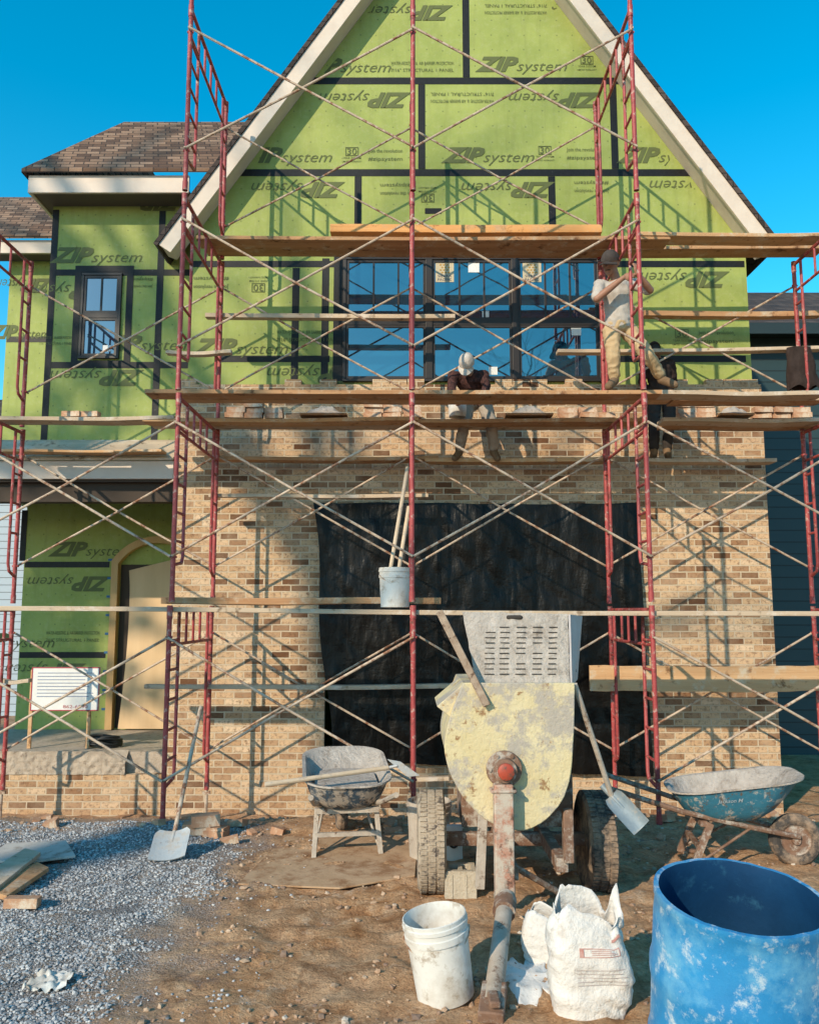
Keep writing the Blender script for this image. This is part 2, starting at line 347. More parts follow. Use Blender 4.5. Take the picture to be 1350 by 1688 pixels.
def gh(x,y):
    t=min(max((y-7.25)/1.9,0),1); t=t*t*(3-2*t)
    z=-.42*t
    if 2.2<y<9.6 and abs(x)<5.6:
        k=.45 if x<-1.1 else 1.0
        z+=.030*noise.noise(V((x*1.1,y*1.1,3)))+.022*noise.noise(V((x*4,y*4,7)))
        z+=k*.030*(.5-abs(noise.noise(V((x*3.1+y*1.2,y*5.5,11)))))*1.4
        z+=k*.022*noise.noise(V((x*11,y*11,1)))
    return z
# ------------------------------------------------------------------ ground
xs=[-400,-120,-50,-25,-15,-10,-7]+list(np.arange(-5.6,5.61,.04))+[7,10,15,25,50,120,400]
ys=[-400,-120,-50,-25,-12,-5,0,1.5]+list(np.arange(2.2,9.6,.04))+[10,12,15,25,50,120,400]
mb=MB(); nx=len(xs)
mb.v=[V((x,y,gh(x,y))) for y in ys for x in xs]
mb.f=[(j*nx+i,j*nx+i+1,(j+1)*nx+i+1,(j+1)*nx+i) for j in range(len(ys)-1) for i in range(nx-1)]; mb.m=[0]*len(mb.f)
g=mb.build('ground',GROUND,recalc=False,angle=180); tag(g,kind='structure',label='orange brown churned dirt and gravel of the building site',cat='ground')
t_=(1+5**.5)/2
ICO=np.array([(-1,t_,0),(1,t_,0),(-1,-t_,0),(1,-t_,0),(0,-1,t_),(0,1,t_),(0,-1,-t_),(0,1,-t_),(t_,0,-1),(t_,0,1),(-t_,0,-1),(-t_,0,1)])/1.9
IF=np.array([(0,11,5),(0,5,1),(0,1,7),(0,7,10),(0,10,11),(1,5,9),(5,11,4),(11,10,2),(10,7,6),(7,1,8),(3,9,4),(3,4,2),(3,2,6),(3,6,8),(3,8,9),(4,9,5),(2,4,11),(6,2,10),(8,6,7),(9,8,1)])
def scatter(name,pts,smin,smax,mat,label,cat,power=2):
    n=len(pts); vs=np.zeros((n,12,3))
    for i,(x,y) in enumerate(pts):
        s=smin+(smax-smin)*random.random()**power
        b=ICO*(1+.28*np.random.randn(12,1).clip(-1,1))*np.array([s*random.uniform(.8,1.3),s*random.uniform(.7,1.2),s*random.uniform(.5,.9)])
        a=random.random()*6.28; ca,sa=math.cos(a),math.sin(a)
        vs[i,:,0]=b[:,0]*ca-b[:,1]*sa+x; vs[i,:,1]=b[:,0]*sa+b[:,1]*ca+y; vs[i,:,2]=b[:,2]+gh(x,y)+s*.2
    fs=(IF[None]+(np.arange(n)*12)[:,None,None]).reshape(-1,3)
    me=bpy.data.meshes.new(name); me.from_pydata(vs.reshape(-1,3).tolist(),[],fs.tolist()); me.materials.append(mat)
    o=bpy.data.objects.new(name,me); C.objects.link(o); tag(o,label,cat,kind='stuff'); return o
pts=[]
while len(pts)<26000:
    y=3.3+4.1*random.random()**1.4; x=-4.6+3.9*random.random()
    if x< -.62*y: continue
    e=-1.3+.5*noise.noise(V((x*.9,y*1.3,5)))+.45*noise.noise(V((x*4,y*4,9)))
    if noise.noise(V((x*2.2,y*2.2,21)))>.24+.2*random.random(): continue
    if x<e-.3*random.random() or random.random()<.06*math.exp(-(x-e)*2.5): pts.append((x,y))
scatter('gravel',pts,.0035,.0115,GRAVEL,'loose grey crushed gravel spread over the left foreground','gravel',1.7)
pts=[]
while len(pts)<6500:
    y=3.2+6*random.random()**1.2; x=-4.8+9.6*random.random()
    if y>7 or x>-1.3:
        if noise.noise(V((x*1.7,y*1.7,2)))>-.1: pts.append((x,y))
scatter('dirt_clods',pts,.003,.024,CLODS,'small brown clods and stone chips scattered over the dirt','dirt clods',4)
# ------------------------------------------------------------------ house
DB=9.35; DZ=9.45; DW=9.70; DPO=11.2
house=root('house',(.7,DB,-.42),'new brick and green sheathed house under construction behind the scaffolding','house')
GX=.68; SL=1.46; EZ=6.1; HW=3.63; APZ=EZ+SL*HW; TH=math.atan(SL)
mb=MB(); b0=-.6
mb.b2((-2.70,DB,b0),(-.95,DZ-.004,4.46)); mb.b2((2.55,DB,b0),(4.12,DZ-.004,4.46)); mb.b2((-.95,DB,3.0),(2.55,DZ-.004,4.46)); mb.b2((-.95,DB,b0),(2.55,DZ-.004,.26))
brick=mb.build('brick_wall',BRICK,house,smooth=False)
mb=MB(); x=-2.7
while x<4.05:
    w=.195
    if random.random()<.6: mb.b2((x,DB+.002,4.4602),(x+w,DZ-.006,4.52+.006*random.random()))
    x+=.206
mb.build('unfinished_brick_course',BRICK,house,smooth=False)
ins=.13
mb=MB(); xl,xr=-2.63,4.06
zl=APZ-ins-SL*abs(xl-GX); zr=APZ-ins-SL*abs(xr-GX)
mb.prism([(xl,DZ,3.0),(xl,DZ,zl),(GX,DZ,APZ-ins),(xr,DZ,zr),(xr,DZ,3.0)],(0,.14,0))
mb.b2((xl,DZ+.14,-.5),(xl+.12,16,zl)); mb.b2((xr-.12,DZ+.14,-.5),(xr,16,zr)); mb.b2((xl,16.002,-.5),(xr,16.14,6))
she=mb.build('sheathing',ZIP,house,smooth=False)
def strip(a,b,parent,name='seam_tape'): MB().b2(a,b).build(name,TAPE,parent,smooth=False)
for z,x0,x1 in ((9.55,-.55,1.9),(8.36,-1.3,2.62),(7.15,-2.12,3.45)): strip((x0,DZ-.004,z-.045),(x1,DZ-.001,z+.045),she)
for z,x0,x1 in ((5.98,-2.62,-.85),(5.98,2.25,4.04),(4.80,-2.3,-.95),(4.80,2.4,4.0)): strip((x0,DZ-.004,z-.04),(x1,DZ-.001,z+.04),she)
for px,py,z0,z1 in ((768,60,8.41,9.6),(695,210,7.2,8.31),(1012,210,7.2,8.31),(590,340,6.03,7.1),(910,340,6.03,7.1),(487,520,4.5,5.93),(536,520,4.5,6.05),(993,560,4.5,6.05)):
    x=P(px,py,DZ).x; strip((x-.0425,DZ-.0052,z0),(x+.0425,DZ-.0022,z1),she)
x=P(714,336,DZ).x; strip((x-.1,DZ-.005,6.62),(x+.1,DZ-.002,6.69),she)
def clipgable(mb,D):
    if D!=DZ: return
    keep=[i for i,f in enumerate(mb.f) if all(mb.v[j].z<APZ-.34-SL*abs(mb.v[j].x-GX) and -2.6<mb.v[j].x<4.03 for j in f)]
    mb.f=[mb.f[i] for i in keep]; mb.m=[mb.m[i] for i in keep]
    used=sorted({j for f in mb.f for j in f}); mp={j:i for i,j in enumerate(used)}
    mb.v=[mb.v[j] for j in used]; mb.f=[tuple(mp[j] for j in f) for f in mb.f]
def ink(mb,D,parent):
    clipgable(mb,D)
    if mb.f: mb.build('printed_lettering',INK,parent,smooth=False,recalc=False)
def logo(px,py,D,flip,parent,w=1.14,ddy=.006):
    mb=MB(); c=P(px,py,D); k=-1 if flip else 1
    ux=V((k,0,0)); uy=V((0,0,k)); o=V((c.x,D-ddy,c.z))-uy*.085
    put(mb,'ZIP',o-ux*(w*.5),ux,uy,.265,w*.475,.36,.045,align='L')
    put(mb,'system',o-ux*(w*.5-w*.455),ux,uy,.20,w*.55,.34,-.006,align='L')
    ink(mb,D,parent)
def small(px,py,D,lines,h,w,flip,parent):
    mb=MB(); c=P(px,py,D); k=-1 if flip else 1; ux=V((k,0,0)); uy=V((0,0,k))
    for i,l in enumerate(lines):
        o=V((c.x,D-.006,c.z))-uy*((i-(len(lines)-1)/2+.35)*h*1.5); put(mb,l,o,ux,uy,h,w,.0,.0)
    ink(mb,D,parent)
def badge(px,py,D,flip,parent):
    mb=MB(); c=P(px,py,D); k=-1 if flip else 1; ux=V((k,0,0)); uy=V((0,0,k)); o=V((c.x,D-.006,c.z))
    put(mb,'30',o+uy*.005,ux,uy,.12,.12,0,.01)
    for dx,dy,w,h in ((-.075,.045,.008,.1),(.075,.045,.008,.1),(0,.097,.158,.008),(0,-.007,.158,.008)):
        p=o+ux*dx+uy*dy; mb.b2((p.x-w/2,D-.0065,p.z-h/2),(p.x+w/2,D-.0055,p.z+h/2))
    put(mb,'YEAR SYSTEM',o-uy*.05,ux,uy,.035,.22,0,.005); put(mb,'LIMITED WARRANTY',o-uy*.095,ux,uy,.03,.24,0,.005)
    ink(mb,D,parent)
PAN=['WATER-RESISTIVE  &  AIR BARRIER PROTECTION','7/16" STRUCTURAL 1 PANEL']
JOI=['Join the revolution','#zipsystem']
for a in ((568,108,0),(858,106,0),(672,20,1),(985,14,1),(602,164,1),(915,164,1),(470,256,0),(803,256,0),(1092,256,0),(492,312,1),(838,312,1),(1148,308,1),(1125,460,1),(395,572,0),(520,618,1)): logo(a[0],a[1],DZ,bool(a[2]),she)
for px,py,f in ((696,108,0),(850,16,1),(762,162,1),(1075,160,1),(510,552,0)): small(px,py,DZ,PAN,.062,.78,bool(f),she)
for px,py,f in ((635,253,0),(962,251,0),(655,314,1),(975,310,1),(348,468,1),(1180,553,0)): small(px,py,DZ,JOI,.07,.42,bool(f),she)
for px,py,f in ((967,104,0),(580,255,0),(898,253,0),(705,320,1),(426,468,1),(1124,556,0)): badge(px,py,DZ,bool(f),she)
RKD=9.17
mb=MB()
for sx in (-1,1):
    foot=V((GX+sx*(HW+.012),RKD-.02,EZ-.02)); ap=V((GX,RKD-.02,APZ)); n=V((sx*math.sin(TH),0,math.cos(TH)))*.05
    mb.prism([foot,ap,ap+V((0,0,.05/math.cos(TH))),foot+n],(0,7.2,0))
mb.build('gable_roof',SHING2,house,smooth=False)
RW=.175
for sx in (-1,1):
    mb=MB(); n=V((sx*math.sin(TH),0,math.cos(TH))); foot=V((GX+sx*HW,RKD,EZ)); dn=-n*RW
    lo=foot-n*.003; apl=V((GX,RKD,APZ-.005)); bot=V((GX,RKD,APZ-RW/math.cos(TH)))
    fb=foot+dn
    mb.prism([lo,apl,bot,fb],(0,.04,0))
    mb.build('rake_board',CREAM,house,smooth=False,bev=.004)
    mb=MB(); mb.prism([foot-n*.05+V((0,.042,0)),apl-V((0,-.042,.09)),bot+V((0,.042,.02)),fb+V((0,.042,.03))],(0,DZ-RKD-.045,0))
    mb.build('soffit',CREAM,house,smooth=False)
def window(name,px0,py0,px1,py1,D,units,grid,parent,mid=.52,fw=.05,t=.04,dp=.045,mull=.09):
    a=P(px0,py1,D); b=P(px1,py0,D); x0,x1,z0,z1=a.x,b.x,a.z,b.z
    mb=MB()
    mb.b2((x0,D-dp,z1-fw),(x1,D-.002,z1)); mb.b2((x0,D-dp-.005,z0),(x1,D-.002,z0+fw))
    n=units
    w=(x1-x0-mull*(n-1)-2*fw)/n
    mb.b2((x0,D-dp,z0+fw),(x0+fw,D-.002,z1-fw)); mb.b2((x1-fw,D-dp,z0+fw),(x1,D-.002,z1-fw))
    zm=z0+(z1-z0)*mid
    for i in range(n-1):
        xx=x0+fw+w*(i+1)+mull*i; mb.b2((xx,D-dp-.007,z0+fw),(xx+mull,D-.002,z1-fw))
    wf=mb.build(name,WFRAME,parent,smooth=False,bev=.004)
    for i in range(n):
        u=x0+fw+(w+mull)*i; sm=MB()
        sm.b2((u+.002,D-.036,zm-.03),(u+w-.002,D-.012,zm+.03))
        for zz0,zz1 in ((z0+fw+.002,zm-.031),(zm+.031,z1-fw-.002)):
            sm.b2((u+.002,D-.03,zz0),(u+t,D-.012,zz1)); sm.b2((u+w-t,D-.03,zz0),(u+w-.002,D-.012,zz1))
            sm.b2((u+t,D-.03,zz0),(u+w-t,D-.012,zz0+t)); sm.b2((u+t,D-.03,zz1-t),(u+w-t,D-.012,zz1))
        for k in range(1,grid):
            xx=u+t+(w-2*t)*k/grid; sm.b2((xx-.011,D-.026,zm+.031+t),(xx+.011,D-.012,z1-fw-t-.002))
        sm.build('sash',WFRAME,wf,smooth=False)
        MB().b2((u+.01,D-.0155,z0+fw+.01),(u+w-.01,D-.0085,z1-fw-.01)).build('glass_pane',GLASS,wf,smooth=False)
    return wf,(x0,x1,z0,z1)
a=P(565,628,DZ); b=P(987,425,DZ)
for p,q in (((a.x-.12,DZ-.0085,a.z),(a.x-.002,DZ-.0055,b.z+.1)),((b.x+.002,DZ-.0085,a.z),(b.x+.1,DZ-.0055,b.z+.1)),((a.x-.002,DZ-.0085,b.z+.002),(b.x+.002,DZ-.0055,b.z+.1))): strip(p,q,house,'window_flashing_tape')
wf,ex=window('triple_window',565,425,987,630,DZ,3,3,house,mid=.47,fw=.035,t=.03,mull=.08)
YD=DZ-.0165
def sticker(mb,px0,py0,px1,py1,mi):
    a=P(px0,py1,YD-.012);b=P(px1,py0,YD-.012); mb.b2((a.x,YD-.0035,a.z),(b.x,YD-.0005,b.z),mi)
STM=[PAPER,flat('tan_sticker',(.50,.42,.28)),flat('amber_print',(.42,.25,.07)),flat('navy_print',(.02,.03,.08))]
for r in ((772,432,790,448),(600,520,612,533),(795,512,806,522),(942,538,958,552),(806,604,820,617)):
    mb=MB(); sticker(mb,*r,0); mb.build('window_sticker',STM,wf,smooth=False)
for px in (733,877):
    mb=MB(); sticker(mb,px-15,432,px+15,464,1)
    for i in range(4):
        for j in range(3):
            c=P(px-5.5+5.5*j+(2.7 if i%2 else 0)-1.3,435.5+4.2*i,DZ-.03); mb.ell((c.x,YD-.004,c.z),(.016,.003,.012),None,8,4,2)
    for i,t in enumerate(('SIERRA','PACIFIC')):
        c=P(px,456+6*i,DZ-.03); put(mb,t,(c.x,YD-.0045,c.z),(1,0,0),(0,0,1),.045,.165,0,.008,mi=3)
    mb.build('window_sticker',STM,wf,smooth=False)
# left wing
mb=MB()
mb.b2((-4.45,DW,3.6),(-2.64,DW+.14,7.0)); mb.b2((-4.45,DW+.14,3.6),(-4.33,14,7.0))
mb.b2((-5.5,10.8,3.3),(-4.452,10.94,6.8)); mb.b2((-5.5,10.94,3.3),(-5.38,15,6.8))
wing=mb.build('wing_sheathing',ZIP,house,smooth=False)
for z in (5.98,4.80): strip((-4.44,DW-.004,z-.04),(-2.66,DW-.001,z+.04),wing)
strip((-4.449,DW-.0055,3.75),(-4.37,DW-.0025,6.8),wing); strip((-3.12,DW-.0055,3.75),(-3.04,DW-.0025,6.8),wing)
for z in (4.35,5.5): strip((-5.49,10.796,z-.04),(-4.46,10.799,z+.04),wing)
wx0=P(128,590,DW).x; wx1=P(204,590,DW).x; wz0=P(0,594,DW).z; wz1=P(0,448,DW).z
for p,q in (((wx0-.08,DW-.008,wz0-.08),(wx0,DW-.005,wz1+.08)),((wx1,DW-.008,wz0-.08),(wx1+.08,DW-.005,wz1+.08)),((wx0,DW-.008,wz1),(wx1,DW-.005,wz1+.08)),((wx0,DW-.008,wz0-.08),(wx1,DW-.005,wz0))): strip(p,q,wing)
for a in ((158,421,0),(238,566,0),(160,622,1),(110,480,1),(228,334,1)): logo(a[0],a[1],DW,bool(a[2]),wing)
small(232,468,DW,JOI,.06,.3,True,wing); small(92,560,DW,PAN,.05,.4,False,wing)
for a in ((38,470,1),(32,548,0)): logo(a[0],a[1],10.8,bool(a[2]),wing,.8)
ww,_=window('double_hung_window',130,451,203,592,DW,1,2,house,mid=.5,fw=.032,t=.03,dp=.04)
mb=MB(); a=P(170,580,DW); mb.b2((a.x,DW-.0195,a.z),(a.x+.1,DW-.0165,a.z+.08)); mb.build('window_sticker',PAPER,ww,smooth=False)
mb=MB(); mb.b2((-4.60,9.33,6.83),(-2.66,9.37,7.05)); mb.b2((-4.60,9.37,6.83),(-4.56,11,7.05)); mb.build('wing_fascia',TRIMW,house,smooth=False,bev=.004)
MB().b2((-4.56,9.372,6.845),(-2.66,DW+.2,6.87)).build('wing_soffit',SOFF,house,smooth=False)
def slab(mb,poly,t=.05): mb.prism(poly,(0,0,t))
mb=MB()
slab(mb,[(-4.66,9.27,7.055),(-2.3,9.27,7.055),(-1.0,11,8.75),(-4.10,11,8.75)])
slab(mb,[(-4.66,9.27,7.053),(-4.10,11,8.748),(-4.10,13,8.748),(-4.66,14.6,7.053)])
mb.build('wing_roof',SHING,house,smooth=False)
mb=MB(); slab(mb,[(-7.5,10.45,6.78),(-4.4,10.45,6.78),(-4.4,12.4,8.35),(-7.5,12.4,8.35)]); mb.build('side_roof',SHING,house,smooth=False)
MB().b2((-7.5,10.5,6.60),(-4.47,10.54,6.78)).build('side_fascia',TRIMW,house,smooth=False)
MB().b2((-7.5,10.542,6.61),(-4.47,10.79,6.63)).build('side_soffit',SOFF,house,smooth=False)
# porch
mb=MB(); slab(mb,[(-6.2,9.27,3.54),(-2.72,9.27,3.54),(-2.66,DW-.005,3.84),(-6.2,DW-.005,3.84)],.03); mb.b2((-6.2,DW,3.5),(-4.46,10.8,3.7)); mb.build('porch_roof_deck',WOOD[2],house,smooth=False)
mb=MB(); mb.b2((-6.2,9.30,3.33),(-2.72,9.34,3.54)); mb.build('porch_fascia',TRIMW,house,smooth=False,bev=.004)
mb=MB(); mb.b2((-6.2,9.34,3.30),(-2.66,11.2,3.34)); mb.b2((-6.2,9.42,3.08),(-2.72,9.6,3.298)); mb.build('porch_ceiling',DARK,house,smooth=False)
mb=MB(); mb.b2((-5.27,DPO,-.5),(-2.64,DPO+.14,3.3)); mb.b2((-5.27,DPO+.14,-.5),(-5.15,15,3.3)); por=mb.build('porch_sheathing',ZIP,house,smooth=False)
for z in (1.23,2.45): strip((-5.26,DPO-.004,z-.04),(-4.1,DPO-.001,z+.04),por)
xx=P(38,900,DPO).x; strip((xx-.04,DPO-.0055,2.5),(xx+.04,DPO-.0025,3.2),por)
for a in ((148,906,0),(115,962,1),(20,1057,0),(72,1106,1)): logo(a[0],a[1],DPO,bool(a[2]),por)
small(120,1048,DPO,PAN,.065,.72,False,por); small(110,1160,DPO,PAN,.065,.6,False,por)
mb=MB(); mb.b2((-6.0,DB+.102,-.5),(-2.64,DPO-.004,.25)); mb.build('porch_floor',CMU,house,smooth=False)
mb=MB(); mb.b2((-6.0,DB+.003,b0),(-2.702,DB+.1,.02)); mb.build('porch_brick_wall',BRICK,house,smooth=False)
mb=MB()
def cope(u,v):
    x=-6.0+2.85*u; z=.022+.25*v
    if u>.9: z=.022+.25*v*(1-.5*(u-.9)/.1-.12*noise.noise(V((x*9,0,3))))
    return V((x,DB-.012-.016*noise.noise(V((x*16,z*16,2)))-.006*noise.noise(V((x*40,z*40,2)))+(.006 if abs((z-.147))<.007 or abs((x*2.5)%1-.5)<.02 else 0),z+.006*noise.noise(V((x*12,z*3,8)))))
mb.grid(cope,190,18); mb.grid(lambda u,v:cope(u,1).lerp(V((-6.0+2.85*u,DB+.1,.27)),v),190,2)
mb.build('stone_coping',CMU,house,recalc=False,angle=180)
def arch(hw,z0,zs,rise,n=14):
    R=(hw*hw+rise*rise)/(2*rise); cz=zs+rise-R; A=math.asin(hw/R)
    return [(-hw,z0)]+[(R*math.sin(-A+2*A*i/n),cz+R*math.cos(-A+2*A*i/n)) for i in range(n+1)]+[(hw,z0)]
DCX=-3.42
out=arch(.61,.26,2.5,.33); inn=arch(.52,.26,2.46,.28)
mb=MB(); k=len(out)
vs=[(DCX+x,DPO-.12,z) for x,z in out]+[(DCX+x,DPO-.12,z) for x,z in inn]+[(DCX+x,DPO-.002,z) for x,z in out]+[(DCX+x,DPO-.002,z) for x,z in inn]
fs=[]
for i in range(k-1): fs+= [(i,i+1,k+i+1,k+i),(2*k+i,2*k+i+1,i+1,i),(k+i,k+i+1,3*k+i+1,3*k+i)]
mb.add(vs,fs); dfr=mb.build('door_frame',DFRAME,house,smooth=False)
MB().b2((DCX-.515,DPO-.006,.27),(DCX+.515,DPO-.003,2.45)).build('opening_shade_sheet',DARK,dfr,smooth=False)  # dark sheet on the wall stands in for the unlit door gap
mb=MB()
def bfn(u,v):
    x=DCX-.44+.92*u; x+=.07*math.sin(v*2.6)*(1-u); z=.27+2.32*v
    if v>.8: z-=.22*(1-u)*(v-.8)/.2
    return V((x,DPO-.10+.085*v,z))
mb.grid(bfn,8,24); mb.build('door_panel',DOORM,dfr,recalc=False,angle=180)
BTM=flat('blue_marking',(.03,.12,.25))
for i in range(9):
    z=.5+.25*i; MB().b2((DCX-.70,DPO-.0075,z),(DCX-.61,DPO-.003,z+.03)).build('blue_tape_mark',BTM,dfr,smooth=False)
# ------------------------------------------------------------------ neighbours
nh=root('neighbour_house',(9,15,-.5),'dark teal lap sided house at right behind the brick corner','house')
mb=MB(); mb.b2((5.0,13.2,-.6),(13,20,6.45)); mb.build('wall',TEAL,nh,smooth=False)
mb=MB(); mb.prism([(4.6,12.8,6.42),(4.6,16.6,8.5),(4.6,20.4,6.42)],(9,0,0)); mb.build('roof',SHING2,nh,smooth=False)
mb=MB(); mb.b2((4.6,12.74,6.26),(13.6,12.79,6.44)); mb.build('fascia',flat('dark_fascia',(.015,.03,.035)),nh,smooth=False)
nh=root('neighbour_house',(-13,20,-.5),'pale blue lap sided house far left beyond the porch','house')
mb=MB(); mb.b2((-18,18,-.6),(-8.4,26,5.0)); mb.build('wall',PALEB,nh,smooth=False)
mb=MB(); mb.prism([(-18.4,17.6,4.98),(-18.4,22,7.6),(-18.4,26.4,4.98)],(10.2,0,0)); mb.build('roof',SHING2,nh,smooth=False)
# ------------------------------------------------------------------ trees across the street (behind the photographer)
def tree(loc,h,label,seed,spread=.62,leaf=0,depth=5,thick=.012,lz=(.07,.15),nb=4,tl=None):
    rnd=random.Random(seed); r=root('bare_tree' if not leaf else 'porch_shade_tree',loc,label,'tree'); mb=MB(); cr=MB(); tips=[]
    loc=V(loc)
    def grow(p,d,L,rad,lv):
        pts=[p]; rr=[rad]; n=4; wob=.13 if (lv or not tl) else .04
        for i in range(n):
            d=(d+V((rnd.uniform(-1,1),rnd.uniform(-1,1),rnd.uniform(-.5,.9)))*wob).normalized(); pts.append(pts[-1]+d*L/n); rr.append(rad*(1-.45*(i+1)/n))
        (mb if lv<1 else cr).tube(pts,rr,6 if lv<2 else 4)
        if lv>0: tips.append(pts[-1]); tips.append(pts[2])
        if lv>=depth: return
        k=nb if lv==0 else 3
        for i in range(k):
            a=rnd.random()*6.283; s=spread*rnd.uniform(.7,1.25); x,y=orth(d); nd_=(d+(x*math.cos(a)+y*math.sin(a))*s*1.2).normalized()
            j=rnd.choice([2,3,4,4]) if (lv or not tl) else rnd.choice([3,4,4]); grow(pts[j],nd_,(h*.32 if lv==0 else L)*rnd.uniform(.6,.82),rr[j]*.68,lv+1)
    grow(loc,V((0,0,1)),tl or h*.32,h*thick,0)
    mb.build('trunk',BARK,r); cr.build('crown',BARK,r,recalc=False)
    if leaf:
        lm=MB()
        for i in range(leaf):
            c=rnd.choice(tips)+V((rnd.gauss(0,.4),rnd.gauss(0,.4),rnd.gauss(0,.35))); a=V((rnd.uniform(-1,1),rnd.uniform(-1,1),rnd.uniform(-1,1))).normalized(); x,y=orth(a); s=rnd.uniform(*lz)
            lm.add([c-x*s,c+y*s*.6,c+x*s,c-y*s*.6],[(0,1,2,3)])
        lm.build('foliage',NEEDLE,r,smooth=False,recalc=False)
tree((-17.6,-16.0,0),24,'tall bare branched tree across the street on the left',3,spread=.6,depth=5,thick=.018,tl=17.5,nb=5)
tree((5.0,-13,0),19,'bare branched tree straight across the street',8,depth=5,thick=.016)
tree((-18.9,-8.8,0),20,'unseen narrow leafy tree added at far left to shade the porch',5,spread=.3,leaf=4200,depth=3,lz=(.12,.24))  # unseen tree, added to throw shade on the porch
# ------------------------------------------------------------------ tarp
mb=MB()
def tf(u,v):
    x0=-1.10+.24*v+.03*math.sin(v*9); x1=2.60+.08*v
    x=x0+(x1-x0)*u; z=3.05-.012*math.sin(u*math.pi*5)**2*(1-v)-(2.86+.18*u)*v+.008*math.sin(u*7)+.02*noise.noise(V((x*3,2,2)))*v
    w=.032*noise.noise(V((x*2.2,z*.9,1)))+.026*noise.noise(V((x*5+z*2,z*1.3,4)))+.011*noise.noise(V((x*13,z*5,6)))
    return V((x,DB-.055-abs(w)-.03*v,z))
mb.grid(tf,110,100); o=mb.build('plastic_sheet',TARP,recalc=False,angle=180); tag(o,'wrinkled black plastic sheet hung over the garage opening in the brick wall','plastic sheet')
# ------------------------------------------------------------------ scaffold
FD,RD=7.3,8.82; FW=RD-FD; LH=1.93
XS=[-4.25,-2.115,.03,2.14,4.32]
sc=root('scaffold',(0,FD,0),'tall red tubular scaffold with pale cross braces in front of the house','scaffold')
def frame_mesh(kind):
    mb=MB(); r=.019
    if kind=='rails':
        mb.tube([(0,0,1.86),(0,FW,1.86)],r,8)
        mb.tube([(0,.03,1.55),(0,FW-.03,1.55)],r*.8,8)
        mb.tube([(0,.30,1.86),(0,.30,.42),(0,.27,.36),(0,.02,.33)],r*.85,8)
        for i in range(5): mb.tube([(0,.01,.55+.26*i),(0,.30,.55+.26*i)],r*.7,8)
        mb.tube([(0,FW-.16,1.86),(0,FW-.16,.42),(0,FW-.13,.34),(0,FW-.01,.29)],r*.85,8)
        for i in range(3): mb.tube([(0,FW-.16,.75+.32*i),(0,FW,.75+.32*i)],r*.7,8)
        for y in (.55,.8,1.05): mb.tube([(0,y,1.55),(0,y,1.86)],r*.7,8)
    else:
        y=0 if kind!='rear' else FW; top=2.45 if kind=='tall' else 1.90
        mb.tube([(0,y,0),(0,y,top)],.0225,12); mb.tube([(0,y,1.78),(0,y,1.90)],.0265,12); mb.tube([(0,y,0),(0,y,.09)],.0265,12)
        for z in (.4,1.62): mb.tube([(-.03,y,z),(.03,y,z)],.011,8)
    return mb.mesh(kind,RED)
FM={k:frame_mesh(k) for k in ('rails','front','rear','tall')}
def link(name,me,parent,loc=(0,0,0),rot=(0,0,0)):
    o=bpy.data.objects.new(name,me); C.objects.link(o); o.parent=parent; o.location=loc; o.rotation_euler=rot; ORG[o.name]=V((0,0,0)); return o
for i,x in enumerate(XS):
    for l in range(4 if i in (1,2,3) else 3):
        f=link('frame',FM['rails'],sc,(x+random.uniform(-.008,.008),0,l*LH-.03),(0,0,random.uniform(-.006,.006)))
        link('post',FM['tall' if l==3 else 'front'],f); link('post',FM['rear'],f)
    mb=MB()
    for y,b in ((FD,-.06),(RD,-.42)):
        mb.tube([(x,y,b),(x,y,-.02)],.017,8); mb.box((x,y,b),(.13,.13,.012)); mb.box((x,y,-.06),(.08,.03,.03))
    mb.build('base_jack',GALV,sc)
def brace(x0,x1,y,l):
    mb=MB(); za=l*LH-.03+.4; zb=l*LH-.03+1.62; o=.045
    for k,(p,q) in enumerate((((x0,za),(x1,zb)),((x0,zb),(x1,za)))):
        yy=y-o-(k*.028 if y<8 else -k*.028-2*o); sg=random.uniform(-.02,.012)
        mb.tube([(p[0],yy,p[1]),((p[0]+q[0])/2,yy+.01,(p[1]+q[1])/2+sg),(q[0],yy,q[1])],.0118,8)
        for e in (p,q): mb.tube([(e[0],y-.07 if y<8 else y+.09,e[1]),(e[0],y,e[1])],.008,6)
    mb.build('cross_brace',GALV,sc)
for l in range(4):
    for b in (1,2):
        if not(l==0 and b==2): brace(XS[b],XS[b+1],FD,l)
        brace(XS[b],XS[b+1],RD,l)
for l in range(3):
    for b in (0,3):
        brace(XS[b],XS[b+1],RD,l)
        if l in (0,1): brace(XS[b],XS[b+1],FD,l)
# ------------------------------------------------------------------ planks
def plank(px0,px1,py,D,label,w=.235,t=.042,m=0,group=None,py1=None,name='plank',edge=False):
    a=P(px0,py,D);b=P(px1,py1 if py1 is not None else py,D); n=14; mb=MB(); rings=[]
    sd=random.random()*50; yaw=random.uniform(-.006,.006)
    for i in range(n+1):
        u=i/n; c=a.lerp(b,u); c.z+=.014*noise.noise(V((u*2.2,sd,0)))-.012*math.sin(u*math.pi); c.y+=yaw*(u-.5)*4
        tw=.03*noise.noise(V((u*1.5,sd,5)))
        hw,ht=(t/2,w/2) if edge else (w/2,t/2)
        ht*=1+.10*noise.noise(V((u*9,sd,9)))
        rings.append([c+V((0,y,z+tw*y)) for y,z in ((-hw,-ht),(hw,-ht),(hw,ht),(-hw,ht))])
    mb.loft(rings); o=mb.build(name,WOOD[m] if isinstance(m,int) else m,bev=.005,smooth=False); setorigin(o,a.lerp(b,.5)); tag(o,label,'plank',group); return o
plank(328,1100,398,8.36,'thick tan plank of the top deck starting at the left red frame',m=1)
plank(1040,1352,393,8.36,'long plank of the top deck running off the right edge',m=0)
plank(340,1352,413,8.72,'rear plank of the top deck just above the big window',m=1)
plank(545,990,380,8.45,'orange board lying on top of the highest deck',w=.14,t=.09,m=3)
